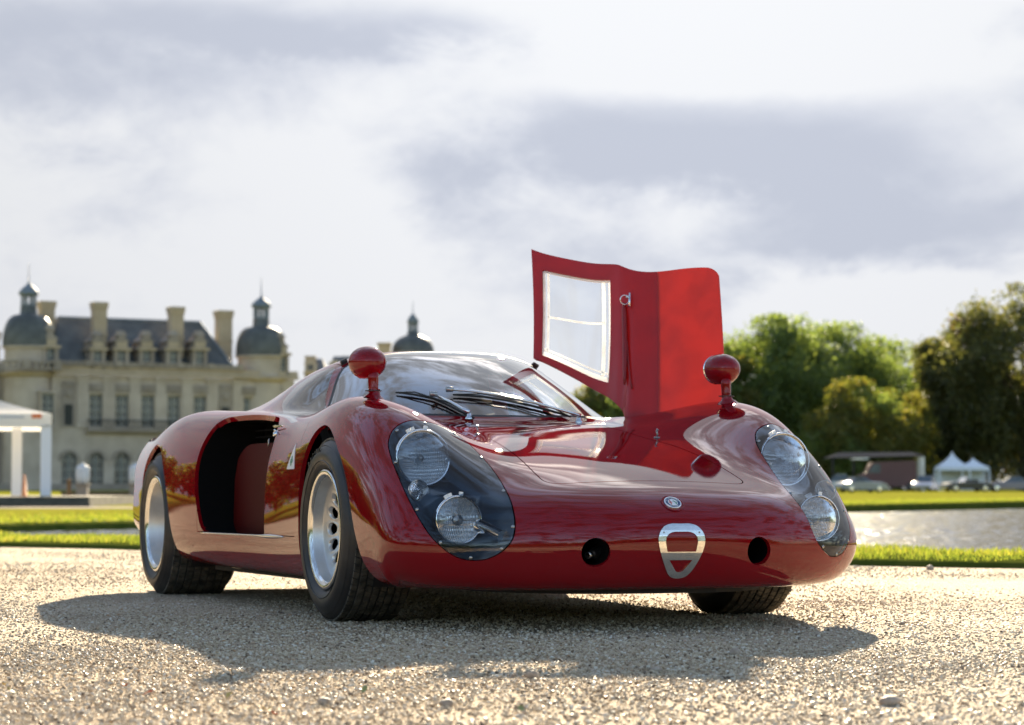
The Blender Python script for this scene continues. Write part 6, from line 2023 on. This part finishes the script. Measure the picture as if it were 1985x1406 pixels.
def van():
    D = 222.0
    X = (1722 - 992.5) / CAMF * D
    k = D / CAMF
    root = empty('van', (X, D, lawn_z(D)), 0, 'dark maroon box van with a pale rear post under a dark awning', 'van')
    zz = lambda v: bg_z(v, D) - lawn_z(D)
    m = mat_basic('maroon_paint', (.075, .022, .030), .35)
    x = lambda u: (u - 1722) * k
    prof = [(x(1668), .45), (x(1665), zz(922)), (x(1678), zz(916)), (x(1690), zz(896)), (x(1772), zz(893)), (x(1776), zz(896)), (x(1776), .40)]
    n_ = len(prof)
    MB().add([(a, 0, b) for a, b in prof] + [(a, 2.0, b) for a, b in prof], [tuple(range(n_)), tuple(range(n_, 2 * n_))[::-1]] + [(i, n_ + i, n_ + (i + 1) % n_, (i + 1) % n_) for i in range(n_)]).obj('body', m, root, angle=R(25))
    MB().add([(x(1682), -.01, zz(917)), (x(1706), -.01, zz(917)), (x(1706), -.01, zz(900)), (x(1693), -.01, zz(900))], [(0, 1, 2, 3)]).obj('side_glass', M_PANEW, root)
    MB().box(x(1655), x(1682), -.3, 2.2, zz(891), zz(888)).obj('sun_visor', M_WHITE, root)
    for u in (1684, 1762):
        w_ = MB().lathe([(.001, -.1), (.30, -.1), (.36, -.06), (.36, .06), (.30, .1), (.001, .1)], 20, Matrix.Translation((x(u), .05, .36)) @ Matrix.Rotation(PI / 2, 4, 'X')).obj('wheel', M_TYRE, root, smooth=True)
    MB().lathe([(.001, .05), (.10, .03), (.12, 0), (.12, -.05)], 14, Matrix.Translation((x(1666), .35, zz(930))) @ Matrix.Rotation(-PI / 2, 4, 'Y')).obj('headlight', M_CHROME, root, smooth=True)
    MB().box(x(1660), x(1668), -.05, 2.05, .42, .52).obj('bumper', M_CHROME, root)
    D2 = 228.0
    X2 = (1700 - 992.5) / CAMF * D2; k2 = D2 / CAMF
    t = empty('awning', (X2, D2, lawn_z(D2)), 0, 'long dark flat awning behind the maroon van', 'awning')
    zz2 = lambda v: bg_z(v, D2) - lawn_z(D2)
    x2 = lambda u: (u - 1700) * k2
    V = [(x2(1606), -1.5, zz2(888)), (x2(1788), -1.5, zz2(884)), (x2(1788), 5, zz2(884)), (x2(1606), 5, zz2(888)), (x2(1630), 1.5, zz2(877)), (x2(1770), 1.5, zz2(876))]
    MB().add(V, [(0, 1, 5, 4), (2, 3, 4, 5), (1, 2, 5), (3, 0, 4)]).obj('roof', mat_basic('dark_canvas', (.05, .052, .06), .9, Specular_IOR_Level=0.0), t)
    for u in (1610, 1650, 1784): MB().box(x2(u) - .1, x2(u) + .1, -1.45, -1.25, 0, zz2(887)).obj('post', M_DARK if u < 1780 else M_WHITE, t)
    MB().box(x2(1776), x2(1787), -1.2, 1.5, .05, zz2(886)).obj('side_curtain', mat_basic('pale_canvas', (.6, .6, .58), .7), t)
van()
def pagoda(u, vtop, wpx, label):
    D = 246.0; k = D / CAMF
    X = (u - 992.5) * k
    root = empty('pagoda_tent', (X, D, lawn_z(D)), 0, label, 'tent', 'white pagoda tents across the water')
    zz = lambda v: bg_z(v, D) - lawn_z(D)
    w = wpx * k / 2
    ze, zt = zz(906), zz(vtop)
    V, F = [], []
    n_ = 10
    for i in range(n_ + 1):
        q = i / n_; s_ = w * ((1 - q) ** 1.6 * .97 + .03)
        for cx_, cy_ in ((-1, -1), (1, -1), (1, 1), (-1, 1)): V.append((cx_ * s_, cy_ * s_, ze + (zt - ze) * q))
    for i in range(n_):
        for e in range(4): F.append((4 * i + e, 4 * i + (e + 1) % 4, 4 * i + 4 + (e + 1) % 4, 4 * i + 4 + e))
    m = mat_basic('pagoda_canvas', (.78, .80, .85), .7)
    MB().add(V, F).obj('canopy', m, root)
    MB().box(-w, w, -w - .02, -w + .02, ze - .35, ze).box(-w - .02, -w + .02, -w + .02, w, ze - .35, ze).box(w - .02, w + .02, -w + .02, w, ze - .35, ze).obj('valance', m, root)
    for a in (-1, 1):
        for b in (-1, 1): MB().box(a * w - .07, a * w + .07, b * (w - .1) - .07, b * (w - .1) + .07, 0, ze - .3).obj('post', m, root)
    MB().box(-w + .1, w - .1, w - .16, w - .12, .02, ze - .3).obj('back_wall', m, root)
pagoda(1845, 876, 58, 'left and taller of the two white pagoda tents')
pagoda(1886, 888, 52, 'right and lower of the two white pagoda tents')

def woodland():
    """the wood behind the viewer, which the car's flanks and lamps mirror"""
    r = np.random.default_rng(99); n_ = 110000
    a = R(98) + R(240) * (np.arange(90) + r.uniform(-.4, .4, 90)) / 90
    d = r.uniform(75, 115, 90); h = r.uniform(7, 14, 90); w = r.uniform(4, 7.5, 90)
    k = r.integers(0, 90, n_)
    v = r.normal(size=(n_, 3)); v /= np.linalg.norm(v, axis=1, keepdims=True)
    P = np.stack([d[k] * np.sin(a[k]), d[k] * np.cos(a[k]), h[k] * .52], 1) + v * np.stack([w[k], w[k], h[k] * .5], 1) * r.random((n_, 1)) ** .4
    P[:, 2] = np.maximum(P[:, 2], .1)
    N = r.normal(size=(n_, 3)); N /= np.linalg.norm(N, axis=1, keepdims=True)
    A = np.cross(N, r.normal(size=(n_, 3))); A /= np.linalg.norm(A, axis=1, keepdims=True); B = np.cross(N, A); s = r.uniform(.7, 1.3, n_)[:, None]
    Q = np.stack([P - A * s * .5, P + B * s * .4, P + A * s * .5, P - B * s * .4], 1).reshape(-1, 3); i = np.arange(n_) * 4
    o = obj('woodland', Q, np.stack([i, i + 1, i + 2, i + 3], 1).tolist(), M_LEAF_G, smooth=False)
    tag(o, 'edge of a wood behind the viewer, mirrored in the car', 'wood', kind='stuff')
woodland()
